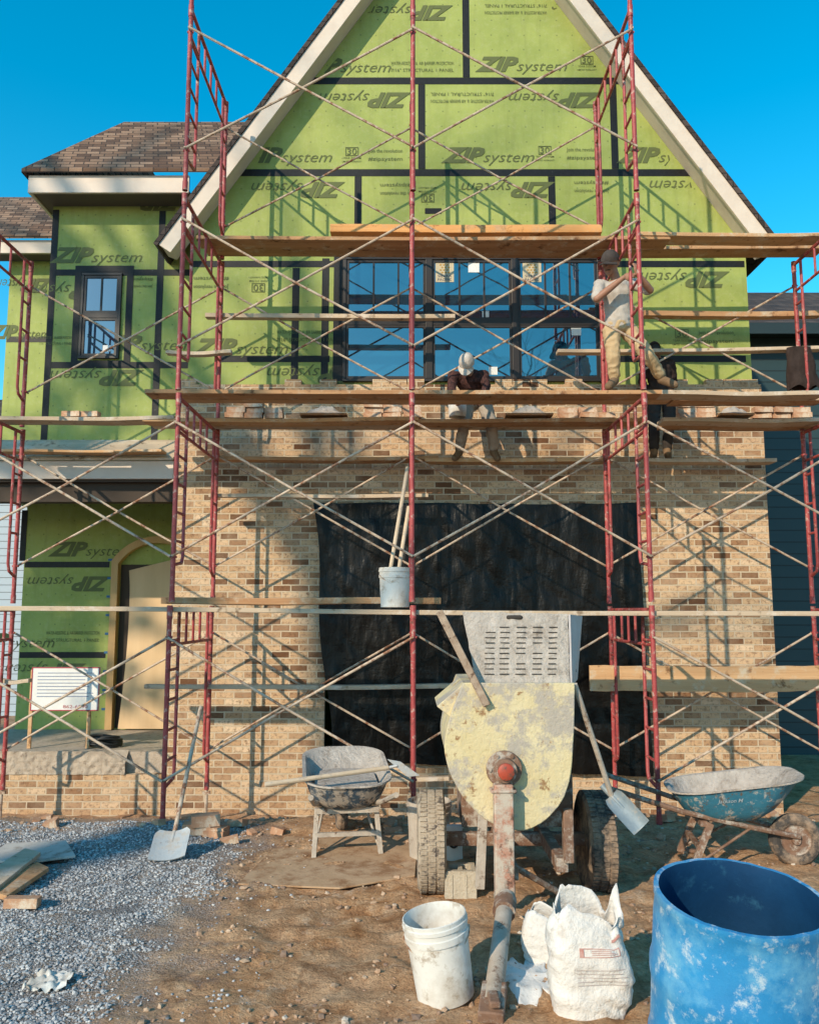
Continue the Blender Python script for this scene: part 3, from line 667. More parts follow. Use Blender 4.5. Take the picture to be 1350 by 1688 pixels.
plank(340,750,522,8.90,'horizontal board crossing the left third of the big window',w=.10,t=.05,m=2)
plank(1060,1350,518,8.90,'brown rail board behind the standing worker at right',w=.12,t=.06,m=1)
plank(275,382,581,8.6,'short board beside the left red frame level with the worker',w=.09,t=.04,m=2)
plank(918,1352,580,8.92,'greyish rail board at the standing worker\'s thigh height',w=.12,t=.04,m=2,py1=575)
plank(245,1104,650,7.95,'long front plank of the working deck under the standing worker',m=1,w=.24)
plank(1085,1352,652,7.95,'front working deck plank at the right edge',m=2,w=.24)
plank(290,1104,657,8.22,'second row plank of the working deck',m=0,w=.24)
plank(1104,1352,661,8.25,'second row working deck plank at the right edge',m=1,w=.24)
plank(-20,292,692,8.55,'material deck plank at the left in front of the porch roof',m=2)
plank(240,690,694,8.55,'material deck plank carrying the left brick stacks',m=0)
plank(660,1062,696,8.58,'material deck plank under the white mortar bucket',m=1)
plank(1088,1352,695,8.55,'material deck plank at the right edge holding bricks',m=2)
plank(250,1062,700,8.80,'rear material deck plank close to the brick wall',m=2)
plank(1088,1352,702,8.80,'rear material deck plank at far right',m=1)
plank(340,722,757,9.04,'lower standing plank left of the bent worker\'s feet',m=1,w=.2)
plank(700,1010,760,9.04,'lower standing plank under the bent worker\'s boots',m=0,w=.2)
plank(1060,1275,760,9.04,'lower standing plank under the dark clothed worker',m=2,w=.2)
plank(345,706,817,8.9,'thin pale board tied across the left bay above the black sheet',w=.08,t=.04,m=2)
plank(0,1350,1003,7.45,'longest plank at eye level running the whole width of the scaffold',w=.24,t=.042,m=2,py1=1011)
plank(272,726,990,7.75,'grey board lying behind the white bucket at eye level',w=.25,t=.06,m=1)
plank(240,752,1131,8.78,'thin ledger board low across the left bay',w=.10,t=.045,m=2)
plank(972,1352,1118,8.72,'wide knotty board set on edge low at right',w=.26,t=.042,m=0,edge=True)
plank(0,270,745,9.2,'loose board lying on the porch roof',w=.2,t=.03,m=0)
plank(0,50,1122,8.75,'short ledger board at the left edge',w=.09,t=.04,m=2)
plank(560,740,1283,8.6,'low board behind the left wheelbarrow',w=.09,t=.04,m=2)
# ------------------------------------------------------------------ bricks on deck
mb=MB(); mb.box((0,0,.029),(.195,.092,.057)); BM=mb.mesh('brick',weather('loose_brick',(.36,.17,.095),(.54,.345,.215),6,.9,bp=.6,stain=(.60,.50,.39),ss=6,s0=.5,s1=.62),smooth=False)
def bricks(px0,px1,D,rows,label,group):
    x0=P(px0,690,D).x; x1=P(px1,690,D).x; n=int((x1-x0)/.205)
    for r in range(rows):
        for i in range(n):
            if r==rows-1 and random.random()<.3: continue
            o=bpy.data.objects.new('brick',BM); C.objects.link(o)
            o.location=(x0+.205*(i+.5)+random.uniform(-.012,.012),D+random.uniform(-.025,.025),ZDK+.0015+.0585*r); o.rotation_euler=(0,0,random.uniform(-.12,.12))
            tag(o,label,'brick',group)
ZDK=P(500,693,8.55).z+.021+.014
bricks(372,478,8.62,3,'loose brick in the left stack on the material deck','bricks in the left stack')
bricks(600,704,8.62,3,'loose brick in the stack left of the white mortar bucket','bricks left of the mortar bucket')
bricks(920,1030,8.62,2,'loose brick on the deck right of the bent worker','bricks right of the bent worker')
bricks(1115,1180,8.62,3,'loose brick on the deck right of the standing worker','bricks right of the standing worker')
bricks(1240,1345,8.62,2,'loose brick on the deck near the right edge','bricks near the right edge')
bricks(70,180,8.55,1,'loose brick on the left deck in front of the porch roof','bricks on the left deck')
for px,lab in ((535,'dark mortar board with a mound of mortar between two brick stacks'),(870,'mortar board on the deck right of the white mortar bucket'),(1207,'mortar board on the deck at the far right')):
    c=P(px,690,8.6); r=root('mortar_board',(c.x,8.6,ZDK),lab,'mortar board')
    mb=MB(); mb.box((c.x,8.6,ZDK+.014),(.5 if px<1200 else .36,.3,.024)); mb.build('board',WOOD[1],r,bev=.004)
    hw_=.22 if px<1200 else .16
    mb=MB(); mb.grid(lambda u,v:V((c.x-hw_+2*hw_*u,8.48+.24*v,ZDK+.027+.10*math.sin(u*math.pi)*math.sin(v*math.pi)*(1+.7*noise.noise(V((u*5,v*5,px)))))),16,12); mb.build('mortar_mound',MORT,r,recalc=False)
# ------------------------------------------------------------------ buckets
def bucket(loc,label,mat,s=1.0,rot=(0,0,0),fill=None,group=None):
    r=root('bucket',loc,label,'bucket',group,local=True,rot=rot)
    mb=MB(); prof=[(0.0,.0),(.128*s,0),(.132*s,.004),(.143*s,.27*s),(.150*s,.272*s),(.151*s,.30*s),(.146*s,.303*s),(.147*s,.325*s),(.153*s,.328*s),(.154*s,.345*s),(.148*s,.347*s),(.150*s,.366*s),(.145*s,.368*s),(.140*s,.345*s),(.126*s,.012),(0,.011)]
    mb.lathe(prof,36); mb.build('shell',mat,r)
    mb=MB(); pts=[]
    for i in range(17):
        a=math.pi*i/16; pts.append((.155*s*math.cos(a),-.155*s*math.sin(a)*.75,.30*s-.155*s*math.sin(a)*.55))
    mb.tube(pts,.003,6); mb.build('wire_handle',GALV,r)
    if fill:
        mb=MB(); z=fill[0]*s
        mb.grid(lambda u,v:V((.138*s*(.2+.8*v)*math.cos(u*6.2832),.138*s*(.001+.999*v)*math.sin(u*6.2832),z+.02*noise.noise(V((u*4,v*4,1))))),24,5); mb.build('contents',fill[1],r,recalc=False)
    return r
c=G(737,1668,0); bucket((c.x,c.y+.12,gh(c.x,c.y+.12)+.005),'white plastic bucket with mortar splashes in the foreground left of the torn bags',WPLAS,1.02,(0.05,-.15,0))
c=P(651,997,7.5); bucket((c.x,7.5,P(651,1006,7.45).z+.025),'white bucket holding two tool handles on the eye level plank',WPLAS,.98,(0,0,.4),(.3,MORT))
for (a,b,lab) in (((672,770),(646,925),'longer pale tool handle leaning in the bucket on the eye level plank'),((674,835),(659,930),'shorter pale tool handle leaning in the bucket on the eye level plank')):
    p=P(*a,7.62);q=P(*b,7.5); q=q+(q-p).normalized()*.25
    mb=MB(); mb.tube([p,q],.019,10); o=mb.build('tool_handle',POLEW); setorigin(o,q); tag(o,lab,'tool handle')
c=P(754,690,8.55); bucket((c.x,8.55,ZDK),'white mortar bucket on the material deck in front of the bent worker',WPLAS,.70,(0,0,.2),(.3,MORT))
c=G(706,1400,0); bucket((c.x,6.3,gh(c.x,6.3)),'grey bucket standing behind the mixer\'s left wheel',MORTB,1.1,(0,0,1.2),(.25,MORT))
# ------------------------------------------------------------------ mixer
mx=root('mortar_mixer',(.62,5.3,0),'large cream yellow mortar mixer with grey slotted lid and two road wheels','mortar mixer')
DF=4.9
prof=[(765,1130),(945,1130),(944,1200),(940,1280),(926,1322),(898,1353),(868,1369),(838,1368),(800,1352),(764,1316),(742,1274),(733,1236),(741,1190)]
fr=[P(a,b,DF) for a,b in prof]
def rnd_poly(pts):
    out=[]; n=len(pts)
    for i in range(n):
        if i in (0,1,2): out.append(pts[i]); continue
        p0,p1,p2=pts[i-1],pts[i],pts[(i+1)%n]
        for t in (.25,.5,.75):
            a=p0.lerp(p1,.5+.5*t); b=p1.lerp(p2,.5*t); out.append(a.lerp(b,t))
    return out
fr=rnd_poly(fr); cen=sum(fr,V())/len(fr)
mb=MB(); body=[V((p.x,p.y+.03,p.z)) for p in fr]
mb.prism(body,(0,.85,0)); mb.prism([cen+(p-cen)*1.025 for p in fr],(0,.028,0))
drum=mb.build('drum',YEL,mx,bev=.006,angle=40)
mb=MB(); fl=[P(720,1165,5.0),P(763,1128,5.0),P(752,1190,5.0)]; mb.prism(fl,(0,.5,0)); mb.build('discharge_lip',YEL,mx,bev=.005)
h=P(831,1268,DF-.03); Ry=Matrix.Translation(h)@Matrix.Rotation(math.pi/2,4,'X')
mb=MB(); mb.lathe([(0,-.02),(.10,-.02),(.105,0),(.10,.018),(.07,.022),(.066,.075),(.05,.08),(0,.08)],28,Ry)
for i in range(6):
    a=i*math.pi/3; mb.lathe([(0,.01),(.012,.01),(.012,.032),(0,.032)],8,Ry@Matrix.Translation((.086*math.cos(a),.086*math.sin(a),0)))
hub=mb.build('hub',RUST,mx)
mb=MB(); mb.lathe([(0,.079),(.047,.081),(.047,.10),(.03,.108),(0,.108)],24,Ry); mb.build('hub_cap',weather('red_grease_cap',(.32,.035,.018),(.38,.07,.035),6,.5,stain=(.12,.06,.04),ss=20,s0=.5,s1=.58),hub)
mb=MB(); mb.bar(P(829,1292,4.83),P(832,1480,4.83),.11,.09,up=(0,1,0)); mb.b2(P(829,1300,4.83)+V((-.075,-.052,-.02)),P(829,1300,4.83)+V((.075,.05,.0))); mb.build('support_post',REDST,mx,bev=.008)
te=G(812,1655,.06); ts=P(834,1478,4.78)
mb=MB(); mb.tube([ts,te],.045,14); mb.tube([ts+V((0,.0,-.03)),ts+V((0,.1,-.03))],.06,14)
tong=mb.build('tow_tongue',MORTB,mx)
mb=MB(); d=(te-ts).normalized(); mb.bar(te-d*.12,te+d*.10,.115,.055); mb.box(te+V((0,-.05,.04)),(.05,.12,.03)); mb.build('coupler',RUST,tong,bev=.008)
mb=MB(); mb.tube([ts+d*.06,ts+d*.16],.062,14); mb.build('clamp_ring',RUST,tong)
mb=MB(); mb.bar(P(797,1318,4.93),P(791,1466,4.93),.055,.03,up=(0,1,0)); mb.build('stand_leg',MORTB,mx,bev=.004)
mb=MB(); mb.tube([P(835,1422,4.86),P(925,1474,5.1)],.018,8); mb.build('brace_rod',RUST,mx)
mb=MB(); mb.b2((.20,5.62,.28),(1.2,5.69,.36)); mb.b2((.55,4.86,.30),(.62,5.9,.38)); mb.b2((.86,5.0,.30),(.93,5.9,.38)); mb.b2((.50,4.95,.36),(.58,5.02,.62)); mb.b2((.90,4.97,.36),(.96,5.03,.66)); mb.b2((.35,5.7,.38),(1.1,6.25,.72)); mb.build('chassis',RUST,mx,bev=.006)
def wheel(px,mat):
    cx=P(px,1390,5.62).x; Mx=Matrix.Translation((cx,5.66,.305))@Matrix.Rotation(math.pi/2,4,'Y')
    mb=MB(); pr=[(.17,-.075),(.25,-.092),(.29,-.088),(.308,-.075),(.315,-.03),(.315,.03),(.308,.075),(.29,.088),(.25,.092),(.17,.075)]
    mb.lathe(pr,48,Mx)
    for i in range(60):
        a=2*math.pi*i/60
        for s in (-1,0,1):
            R_=Mx.to_3x3()@Matrix.Rotation(a+.03*s,3,'Z'); mb.box(Mx.translation+R_@V((.315,0,s*.054)),(.012,.022,.042),R_)
    w=mb.build('tyre',mat,mx,angle=30)
    mb=MB(); mb.lathe([(0,-.05),(.06,-.06),(.16,-.04),(.172,-.076),(.176,-.076),(.176,.076),(.172,.076),(.16,.04),(.06,.06),(0,.05)],28,Mx); mb.build('rim',RUST,w)
wheel(711,TYRE2); wheel(983,TYRE)
A=[P(762,1009,5.12),P(936,1012,5.12),P(939,1133,5.0),P(787,1133,5.0)]
def onlid(px,py): return P(px,py,5.0+.12*(1133-py)/124)
mb=MB()
def lf(u,v):
    p=A[0].lerp(A[1],u).lerp(A[3].lerp(A[2],u),v); e=min(u,1-u,v,1-v)
    return p+V((.006*noise.noise(V((v*9,u*2,3)))*(1 if e<.02 else 0),-(.004+.008*noise.noise(V((u*14,v*11,2))))*min(1,e*20),.008*noise.noise(V((u*12,v,5)))*(1 if v<.03 else 0)))
mb.grid(lf,40,28); mb.grid(lambda u,v:lf(u,v)+V((0,.02,0)),40,28)
for e in range(2):
    mb.grid(lambda u,v:lf(u,e)+V((0,.02*v,0)),40,1); mb.grid(lambda u,v:lf(e,u)+V((0,.02*v,0)),28,1)
lid=mb.build('grate_lid',MORT,mx,recalc=False,angle=60)
mb=MB()
for r in range(10):
    for cx_,w in ((806,17),(830,17),(857,17),(884,17),(909,15)):
        if random.random()<.10: continue
        x=cx_+(2-r*.2); py=1034+r*8.6
        if x-w/2<765+ (py-1009)*.2+10: continue
        a=onlid(x-w/2*random.uniform(.8,1),py);b=onlid(x+w/2*random.uniform(.8,1),py); mb.bar(a+V((0,-.0085,0)),b+V((0,-.0085,0)),.004,.0055,up=(0,0,1))
a=onlid(838,1018);b=onlid(858,1018); mb.cap_(a,b,.014,.014)
mb.build('lid_slots',SLOT,lid)
mb=MB(); sdp=[P(937,1013,5.12),P(957,1016,5.45),P(949,1120,5.35),P(940,1131,5.0)]; mb.prism(sdp,(.012,0,0)); sp_=mb.build('lid_side',weather('pale_mortar_panel',(.40,.355,.34),(.48,.44,.43),8,.9,bp=.5),mx)
mb=MB()
for r in range(8):
    for q in (.3,.7):
        py=1028+r*11; D=5.12-.12*r/8+.3*q; a=P(937+q*17+1-r*.3,py,D)+V((-.003,-.004,0)); mb.box(a,(.012,.05,.018))
mb.build('side_slots',SLOT,sp_)
mb=MB(); mb.bar(P(724,1008,5.0),P(803,1164,4.86),.045,.02,up=(0,1,0)); mb.build('dump_lever',weather('mortar_crusted_wood',(.20,.13,.085),(.36,.28,.21),20,.9,bp=.8,stain=(.09,.05,.03),ss=14),mx,bev=.004)
# ------------------------------------------------------------------ shovels and hoe
def shovel(label,top,neck,tip,D0,D1,D2,w,mat,handle=POLEW,up=(0,-1,0)):
    a=P(*top,D0);b=P(*neck,D1);c=P(*tip,D2)
    r=root('shovel',tuple(c),label,'shovel')
    mb=MB(); mb.tube([a,a.lerp(b,.5),b],.017,10); mb.build('shaft',handle,r)
    d=(c-b); L=d.length; d.normalize(); sd=d.cross(V(up)).normalized(); n=sd.cross(d)
    mb=MB()
    def f(u,v):
        ww=w*(1 if v>.12 else .75+2*v)
        return b+d*(L*v)+sd*((u-.5)*ww)+n*(.03*(2*abs(u-.5))**2+.01)
    mb.grid(f,12,10); mb.grid(lambda u,v:f(u,v)-n*.006,12,10); mb.tube([b-d*.08,b+d*.10],[.02,.014],10)
    mb.build('blade',mat,r,recalc=False); return r
STEEL=weather('pale_worn_steel',(.32,.345,.36),(.46,.485,.50),8,.55,metal=.2,bp=.5,stain=(.40,.36,.32),ss=8,s0=.48,s1=.6,stain2=(.18,.15,.13),ss2=12)
shovel('shovel with pale square blade on the gravel leaning against the left red frame',(331,1166),(288,1372),(276,1420),7.2,6.42,6.2,.27,STEEL,GALV)
STEEL2=weather('blue_grey_worn_steel',(.16,.21,.25),(.28,.33,.36),8,.6,metal=.2,bp=.5,stain=(.34,.31,.27),ss=9,s0=.5,s1=.6)
shovel('square shovel with blue grey blade leaning against the right side of the mixer',(947,1128),(1008,1312),(1058,1366),4.95,5.15,5.05,.125,STEEL2,MORTB)
# ------------------------------------------------------------------ wheelbarrows
def rrect(cx,hx0,hy,z,n=9,rad=.12,zt=0):
    pts=[]
    for qx,qy,a0 in ((1,1,0),(-1,1,90),(-1,-1,180),(1,-1,270)):
        for i in range(n):
            a=math.radians(a0+90*i/(n-1)); x=cx+qx*(hx0-rad)+rad*math.cos(a); y=qy*(hy-rad)+rad*math.sin(a)
            pts.append(V((x,y,z+zt*(x-cx))))
    return pts
def wheelbarrow(loc,rz,label,mat,inner,frame,fill=.12,letter=None,scale=1):
    r=root('wheelbarrow',loc,label,'wheelbarrow',None,True,(0,0,rz)); r.scale=(scale,)*3
    mb=MB(); rings=[rrect(.0,.17,.13,.335,rad=.12,zt=.02),rrect(.0,.25,.205,.355,rad=.17,zt=.03),rrect(.02,.33,.262,.42,rad=.2,zt=.06),rrect(.04,.40,.295,.51,rad=.22,zt=.10),rrect(.06,.46,.318,.60,rad=.23,zt=.14),rrect(.065,.487,.338,.605,rad=.24,zt=.14),rrect(.065,.487,.338,.618,rad=.24,zt=.14),rrect(.06,.452,.31,.612,rad=.22,zt=.14),rrect(.03,.345,.25,.47,rad=.2,zt=.08),rrect(.0,.235,.185,.362,rad=.15,zt=.02)]
    mb.loft(rings[:6],0,cap=False); mb.loft(rings[5:],1,cap=False)
    mb.add(rings[0],[tuple(range(len(rings[0])))],0); mb.add(rings[-1],[tuple(range(len(rings[0])))],1)
    t=mb.build('tray',[mat,inner],r,angle=50)
    mb=MB()
    lv=rrect(.02,.33,.24,.36+fill,rad=.19,zt=.06)
    cc=V((.02,0,.37+fill)); mb.add([cc]+lv,[(0,i+1,(i+1)%len(lv)+1) for i in range(len(lv))]); mb.build('mortar_residue',MORT,t)
    if letter:
        mb=MB(); put(mb,letter,(-.02,-.300,.505),(1,0,.08),(0,-.25,.96),.042,None,.2,.004); mb.build('lettering',weather('faded_white_ink',(.38,.40,.41),(.24,.30,.33),30,.8),t,recalc=False)
    for s in (-1,1):
        mb=MB(); mb.tube([(.52,s*.05,.22),(.1,s*.17,.315),(-.35,s*.25,.42),(-.88,s*.29,.58)],.02,8); mb.build('handle',frame,r)
        mb=MB(); mb.bar((-.15,s*.225,.34),(-.30,s*.25,.0),.05,.035,up=(0,1,0)); mb.bar((-.30,s*.25,.012),(-.16,s*.245,.012),.045,.022); mb.tube([(-.26,s*.245,.05),(.15,s*.16,.30)],.011,6); mb.build('leg',frame,r,bev=.003)
    mb=MB(); mb.bar((-.24,-.24,.17),(-.24,.24,.17),.03,.03); mb.bar((-.20,-.24,.335),(-.20,.24,.335),.05,.04); mb.build('cross_bar',frame,r)
    M=Matrix.Translation((.50,0,.19))@Matrix.Rotation(math.pi/2,4,'X')
    mb=MB(); mb.tube([M@V((.145*math.cos(a),.145*math.sin(a),0)) for a in [2*math.pi*i/28 for i in range(28)]],.047,10,closed=True); w=mb.build('wheel',TYRE,r)
    mb=MB(); mb.lathe([(0,-.05),(.03,-.05),(.035,-.03),(.10,-.022),(.11,-.03),(.11,.03),(.10,.022),(.035,.03),(.03,.05),(0,.05)],20,M); mb.build('rim',RUST,w)
    return r
wheelbarrow((-.50,6.62,-.01),math.radians(98),'mortar crusted dark blue wheelbarrow with a hoe across it left of the mixer',BLUED,MORT,MORTB,.16)
wheelbarrow((2.28,6.15,0.02),math.radians(-8),'worn blue steel wheelbarrow seen from the side behind the blue drum',BLUEB,MORT,RUST,.06,'Jackson M',.95)
a=P(437,1294,6.15);b=P(640,1266,6.5);r=root('mortar_hoe',tuple(b),'long pale handled mortar hoe lying across the left wheelbarrow','hoe')
mb=MB(); mb.tube([a,b],.018,10); mb.build('handle',POLEW,r)
mb=MB(); c=P(690,1277,6.5); mb.tube([b,b.lerp(c,.3)+V((0,0,.03))],.012,8); mb.prism([P(638,1252,6.5),P(660,1256,6.5),P(692,1279,6.5),P(672,1281,6.5)],(0,.008,0)); mb.build('blade',STEEL,r)
# ------------------------------------------------------------------ blue drum
c=P(1189,1482,3.14); r=root('plastic_drum',(c.x,3.12,.05),'big blue plastic drum with open cut top and white smears at lower right','drum',None,True,(math.radians(8),math.radians(1.5),0))
mb=MB(); n=64; prof=[(.27,-.04),(.283,.02),(.288,.2),(.296,.23),(.297,.27),(.289,.30),(.291,.46),(.298,.49),(.299,.53),(.291,.56),(.291,.70),(.287,.755),(.292,.765),(.292,.79)]
pin=[(.275,.79),(.272,.76),(.280,.70),(.282,.5),(.278,.25),(.255,.03)]
def ring(r_,z,cut): return [V((r_*math.cos(t),r_*math.sin(t),z+cut*(.006*noise.noise(V((1.5*math.cos(t),1.5*math.sin(t),3)))+.0025*noise.noise(V((9*math.cos(t),9*math.sin(t),8)))))) for t in [2*math.pi*i/n for i in range(n)]]
mb.loft([ring(a,b,1 if b>.75 else 0) for a,b in prof],0,cap=False); mb.loft([ring(*prof[-1],1),ring(*pin[0],1)],0,cap=False); mb.loft([ring(a,b,1 if b>.75 else 0) for a,b in pin],1,cap=False); mb.add(ring(.255,.03,0),[tuple(range(n))],1); mb.add(ring(.27,-.04,0),[tuple(range(n))])
mb.build('shell',[BLUEP,BLUEI],r,angle=50)
# ------------------------------------------------------------------ bags
def bag(c,w,dpt,h,label,seed,rz=0,torn=.05,amp=1.0):
    r=root('cement_bag',tuple(c),label,'bag'); mb=MB(); n=64; rings=[]; K=24
    for k in range(K+1):
        v=k/K; ring=[]
        bul=(.92+.11*math.sin(min(v*1.15,1)*math.pi)) if v<.72 else 1.0-.45*(v-.72)
        for i in range(n):
            a=2*math.pi*i/n; ca,sa=math.cos(a),math.sin(a); e=.5
            x=math.copysign(abs(ca)**e,ca)*w/2*bul; y=math.copysign(abs(sa)**e,sa)*dpt/2*bul*(1 if v<.65 else 1-1.2*(v-.65))
            q=V((x*5,y*5,v*2.5+seed)); cr=.5-abs(noise.noise(V((x*8+v*3,y*8,v*5+seed*2))))
            nn=amp*(noise.noise(q)*.022+cr*.034+(.5-abs(noise.noise(V((x*17,y*17,v*11+seed)))))*.012+noise.noise(V((x*9,v*24,seed)))*.006)
            z=h*v
            if v>.6: z+=torn*(noise.noise(V((ca*1.3,sa*1.3,seed)))*1.2+.2*noise.noise(V((ca*5,sa*5,seed))))*((v-.6)/.4)
            x+=ca*nn+amp*.03*math.sin(v*4+seed)*v; y+=sa*nn
            co,si=math.cos(rz),math.sin(rz)
            ring.append(V((c.x+x*co-y*si,c.y+x*si+y*co,c.z+z)))
        rings.append(ring)
    mb.loft(rings,0,cap=False); kk=int(K*.62); cc=sum(rings[kk],V())/n-V((0,0,.02))
    mb.add([cc]+[p.lerp(cc,.12) for p in rings[kk]],[(0,i+1,(i+1)%n+1) for i in range(n)],1)
    b=mb.build('sack',[BAGM,POWD],r,angle=180); sol=b.modifiers.new('Solidify','SOLIDIFY'); sol.thickness=.003
    return r,rings,n,K
c=G(980,1682,0); r,rg,bn,bK=bag(V((c.x,c.y+.08,gh(c.x,c.y)-.01)),.325,.2,.46,'larger torn white cement bag standing beside the blue drum',2,.06,.13)
mb=MB()
def bagpt(u,v):
    k=v*bK; i=int(k); f=k-i; j=bn*.75+u*bn*.18; jj=int(math.floor(j)); g_=j-jj
    p=rg[i][jj%bn].lerp(rg[i][(jj+1)%bn],g_).lerp(rg[i+1][jj%bn].lerp(rg[i+1][(jj+1)%bn],g_),f); return p+V((0,-.007,0))
def patch(u0,u1,v0,v1,mi=0): mb.grid(lambda u,v:bagpt(u0+(u1-u0)*u,v0+(v1-v0)*v),10,3,mi)
patch(-.1,.6,.60,.608);patch(-.1,.6,.68,.688);patch(-.1,-.06,.608,.68);patch(.56,.6,.608,.68)
for i in range(3): patch(0.,.48-.1*i,.625+.018*i,.632+.018*i)
for i in range(5): patch(-.2,.6-.15*(i%2),.34+.035*i,.346+.035*i,1)
patch(.35,.75,.78,.82)
mb.build('bag_print',[weather('red_bag_print',(.42,.16,.13),(.52,.36,.32),30,.8),flat('grey_bag_print',(.42,.35,.33))],r,recalc=False)
c=G(903,1594,0); bag(V((c.x,c.y+.08,gh(c.x,c.y)-.01)),.20,.12,.255,'smaller upright white cement bag behind the larger torn bag',9,-.3,.05,.5)
c=G(868,1610,0); mb=MB()
def pf(u,v):
    a=u*6.2832; rr=(.18+.10*noise.noise(V((math.cos(a)*1.5,math.sin(a)*1.5,4)))+.07*noise.noise(V((math.cos(a)*5,math.sin(a)*5,4))))*v
    x=c.x+.02+rr*1.0*math.cos(a); y=c.y-.06+rr*1.6*math.sin(a); return V((x,y,gh(x,y)+.014*(1-v)+.006*noise.noise(V((x*20,y*20,3)))*(1-v)+.004-.012*(v>.95)))
mb.grid(pf,60,12); o=mb.build('powder_spill',POWD,recalc=False,angle=180); tag(o,'spilled white powder on the dirt left of the torn bags','powder')
# ------------------------------------------------------------------ ground things
def slabthing(name,pxs,z0,t,mat,label,cat):
    pts=[G(a,b,0) for a,b in pxs]; mb=MB(); pts=[V((p.x,p.y,max(gh(p.x,p.y),-.05)+z0)) for p in pts]; mb.prism(pts,(0,0,t)); o=mb.build(name,mat,bev=.003,smooth=False); setorigin(o,sum(pts,V())/len(pts)); tag(o,label,cat); return o
slabthing('plywood_sheet',[(392,1462),(470,1382),(690,1380),(684,1452),(560,1470)],.006,.012,PLY,'dirt covered plywood sheet on the ground under the left wheelbarrow','plywood')
slabthing('plywood_sheet',[(-30,1428),(10,1398),(108,1398),(124,1424),(60,1431)],.03,.018,GREYPLY,'grey mortar stained plywood sheet flat on the gravel at left edge','plywood')
slabthing('board',[(-40,1478),(40,1424),(66,1430),(-10,1492)],.07,.03,WOOD[2],'pale board lying on the brick at the left edge','board')
slabthing('board',[(-30,1486),(60,1440),(80,1446),(10,1496)],.03,.03,WOOD[1],'darker board under the pale board at the left edge','board')
def loosebrick(px,py,label,rz=0):
    c=G(px,py,0); o=bpy.data.objects.new('brick',BM); C.objects.link(o); o.location=(c.x,c.y,gh(c.x,c.y)); o.rotation_euler=(random.uniform(-.1,.1),random.uniform(-.1,.1),rz); tag(o,label,'brick')
loosebrick(36,1500,'reddish brick beside the boards at the left edge',.1)
for i in range(60):
    px=random.choice([random.uniform(20,260),random.uniform(290,420),random.uniform(640,760),random.uniform(1050,1350),random.uniform(400,1300)]); py=random.uniform(1345,1400)
    c=G(px,py,0)
    o=bpy.data.objects.new('brick_fragment',BM); C.objects.link(o); s=random.uniform(.35,.95); o.scale=(s*random.uniform(.5,1),s,s*1.1)
    y=c.y+random.uniform(0,.5); o.location=(c.x,y,gh(c.x,y)-.005); o.rotation_euler=(random.uniform(-.3,.3),random.uniform(-.3,.3),random.uniform(0,3)); tag(o,'broken brick piece in the rubble along the foot of the scaffold','brick fragment','brick pieces along the scaffold foot')
for px,rz,k in ((325,.1,0),(352,-.2,0),(338,.3,1)):
    c=G(px,1378,0); o=bpy.data.objects.new('brick',BM); C.objects.link(o); o.scale=(1.15,1.4,1.5); o.location=(c.x,c.y,gh(c.x,c.y)+.086*k); o.rotation_euler=(0,0,rz); tag(o,'brick of the little pile at the foot of the left red frame','brick','bricks piled at the left frame foot')
c=G(760,1490,0); r=root('concrete_block',(c.x,c.y+.1,0),'hollow concrete block beside the mixer\'s left wheel','concrete block')
mb=MB(); X,Y=c.x,c.y+.1
for y in (-.075,.075): mb.b2((X-.1,Y+y-.02,0),(X+.1,Y+y+.02,.19))
for x in (-.085,0,.085): mb.b2((X+x-.015,Y-.055,0),(X+x+.015,Y+.055,.189))
mb.b2((X-.07,Y-.099,.02),(X-.05,Y-.0951,.17)); mb.b2((X+.02,Y-.099,.02),(X+.04,Y-.0951,.17)); mb.build('block',CMUL,r,bev=.004)
c=G(742,1392,0); r=root('small_sign',(c.x,6.2,0),'small white card with a black ring mark behind the mixer wheel','card'); mb=MB(); mb.box((c.x,6.2,.14),(.13,.05,.26)); mb.build('card',PAPER,r,bev=.004)
mb=MB(); mb.tube([V((c.x+.035*math.cos(t),6.172,.17+.05*math.sin(t))) for t in [2*math.pi*i/20 for i in range(20)]],.008,6,closed=True); mb.build('ring_mark',BLACK,r)
c=G(80,1628,0); mb=MB()
def rf(u,v):
    x=c.x-.10+.2*u; y=c.y-.07+.16*v; return V((x+.03*noise.noise(V((u*3,v*3,1))),y+.03*noise.noise(V((u*3,v*3,8))),gh(x,y)+.02+.05*abs(noise.noise(V((u*3.3,v*3.3,3))))+.02*noise.noise(V((u*9,v*9,4)))))
mb.grid(rf,20,16); o=mb.build('crumpled_rag',WPLAS,recalc=False,angle=180); tag(o,'crumpled white rag on the gravel at lower left','rag')
mb=MB(); pts=[]
for i in range(150):
    t=i/150*2*math.pi*5; pts.append((-3.55+(.20+.03*math.sin(i*.21))*math.cos(t),9.75+.12*math.sin(t)*(1+.2*math.sin(i*.13)),.27+.02*(i/30)+.02*math.sin(i*.4)))
mb.tube(pts,.014,8); o=mb.build('hose',BLACK); setorigin(o,(-3.55,9.75,.26)); tag(o,'coiled black hose on the porch floor in front of the arched door','hose')
a=P(50,1172,9.62);b=P(166,1100,9.62); r=root('yard_sign',((a.x+b.x)/2,9.62,.26),'white site sign with thin red border on two stakes on the porch','sign')
mb=MB(); mb.b2((a.x,9.61,a.z),(b.x,9.63,b.z)); sb=mb.build('sign_panel',PAPER,r)
mb=MB(); w=.011
mb.b2((a.x,9.606,b.z-w),(b.x,9.6095,b.z)); mb.b2((a.x,9.606,a.z),(b.x,9.6095,a.z+w)); mb.b2((a.x,9.606,a.z+w),(a.x+w,9.6095,b.z-w)); mb.b2((b.x-w,9.606,a.z+w),(b.x,9.6095,b.z-w))
mb.build('sign_border',flat('red_sign_ink',(.36,.03,.05)),sb)
mb=MB(); W_=(b.x-a.x)
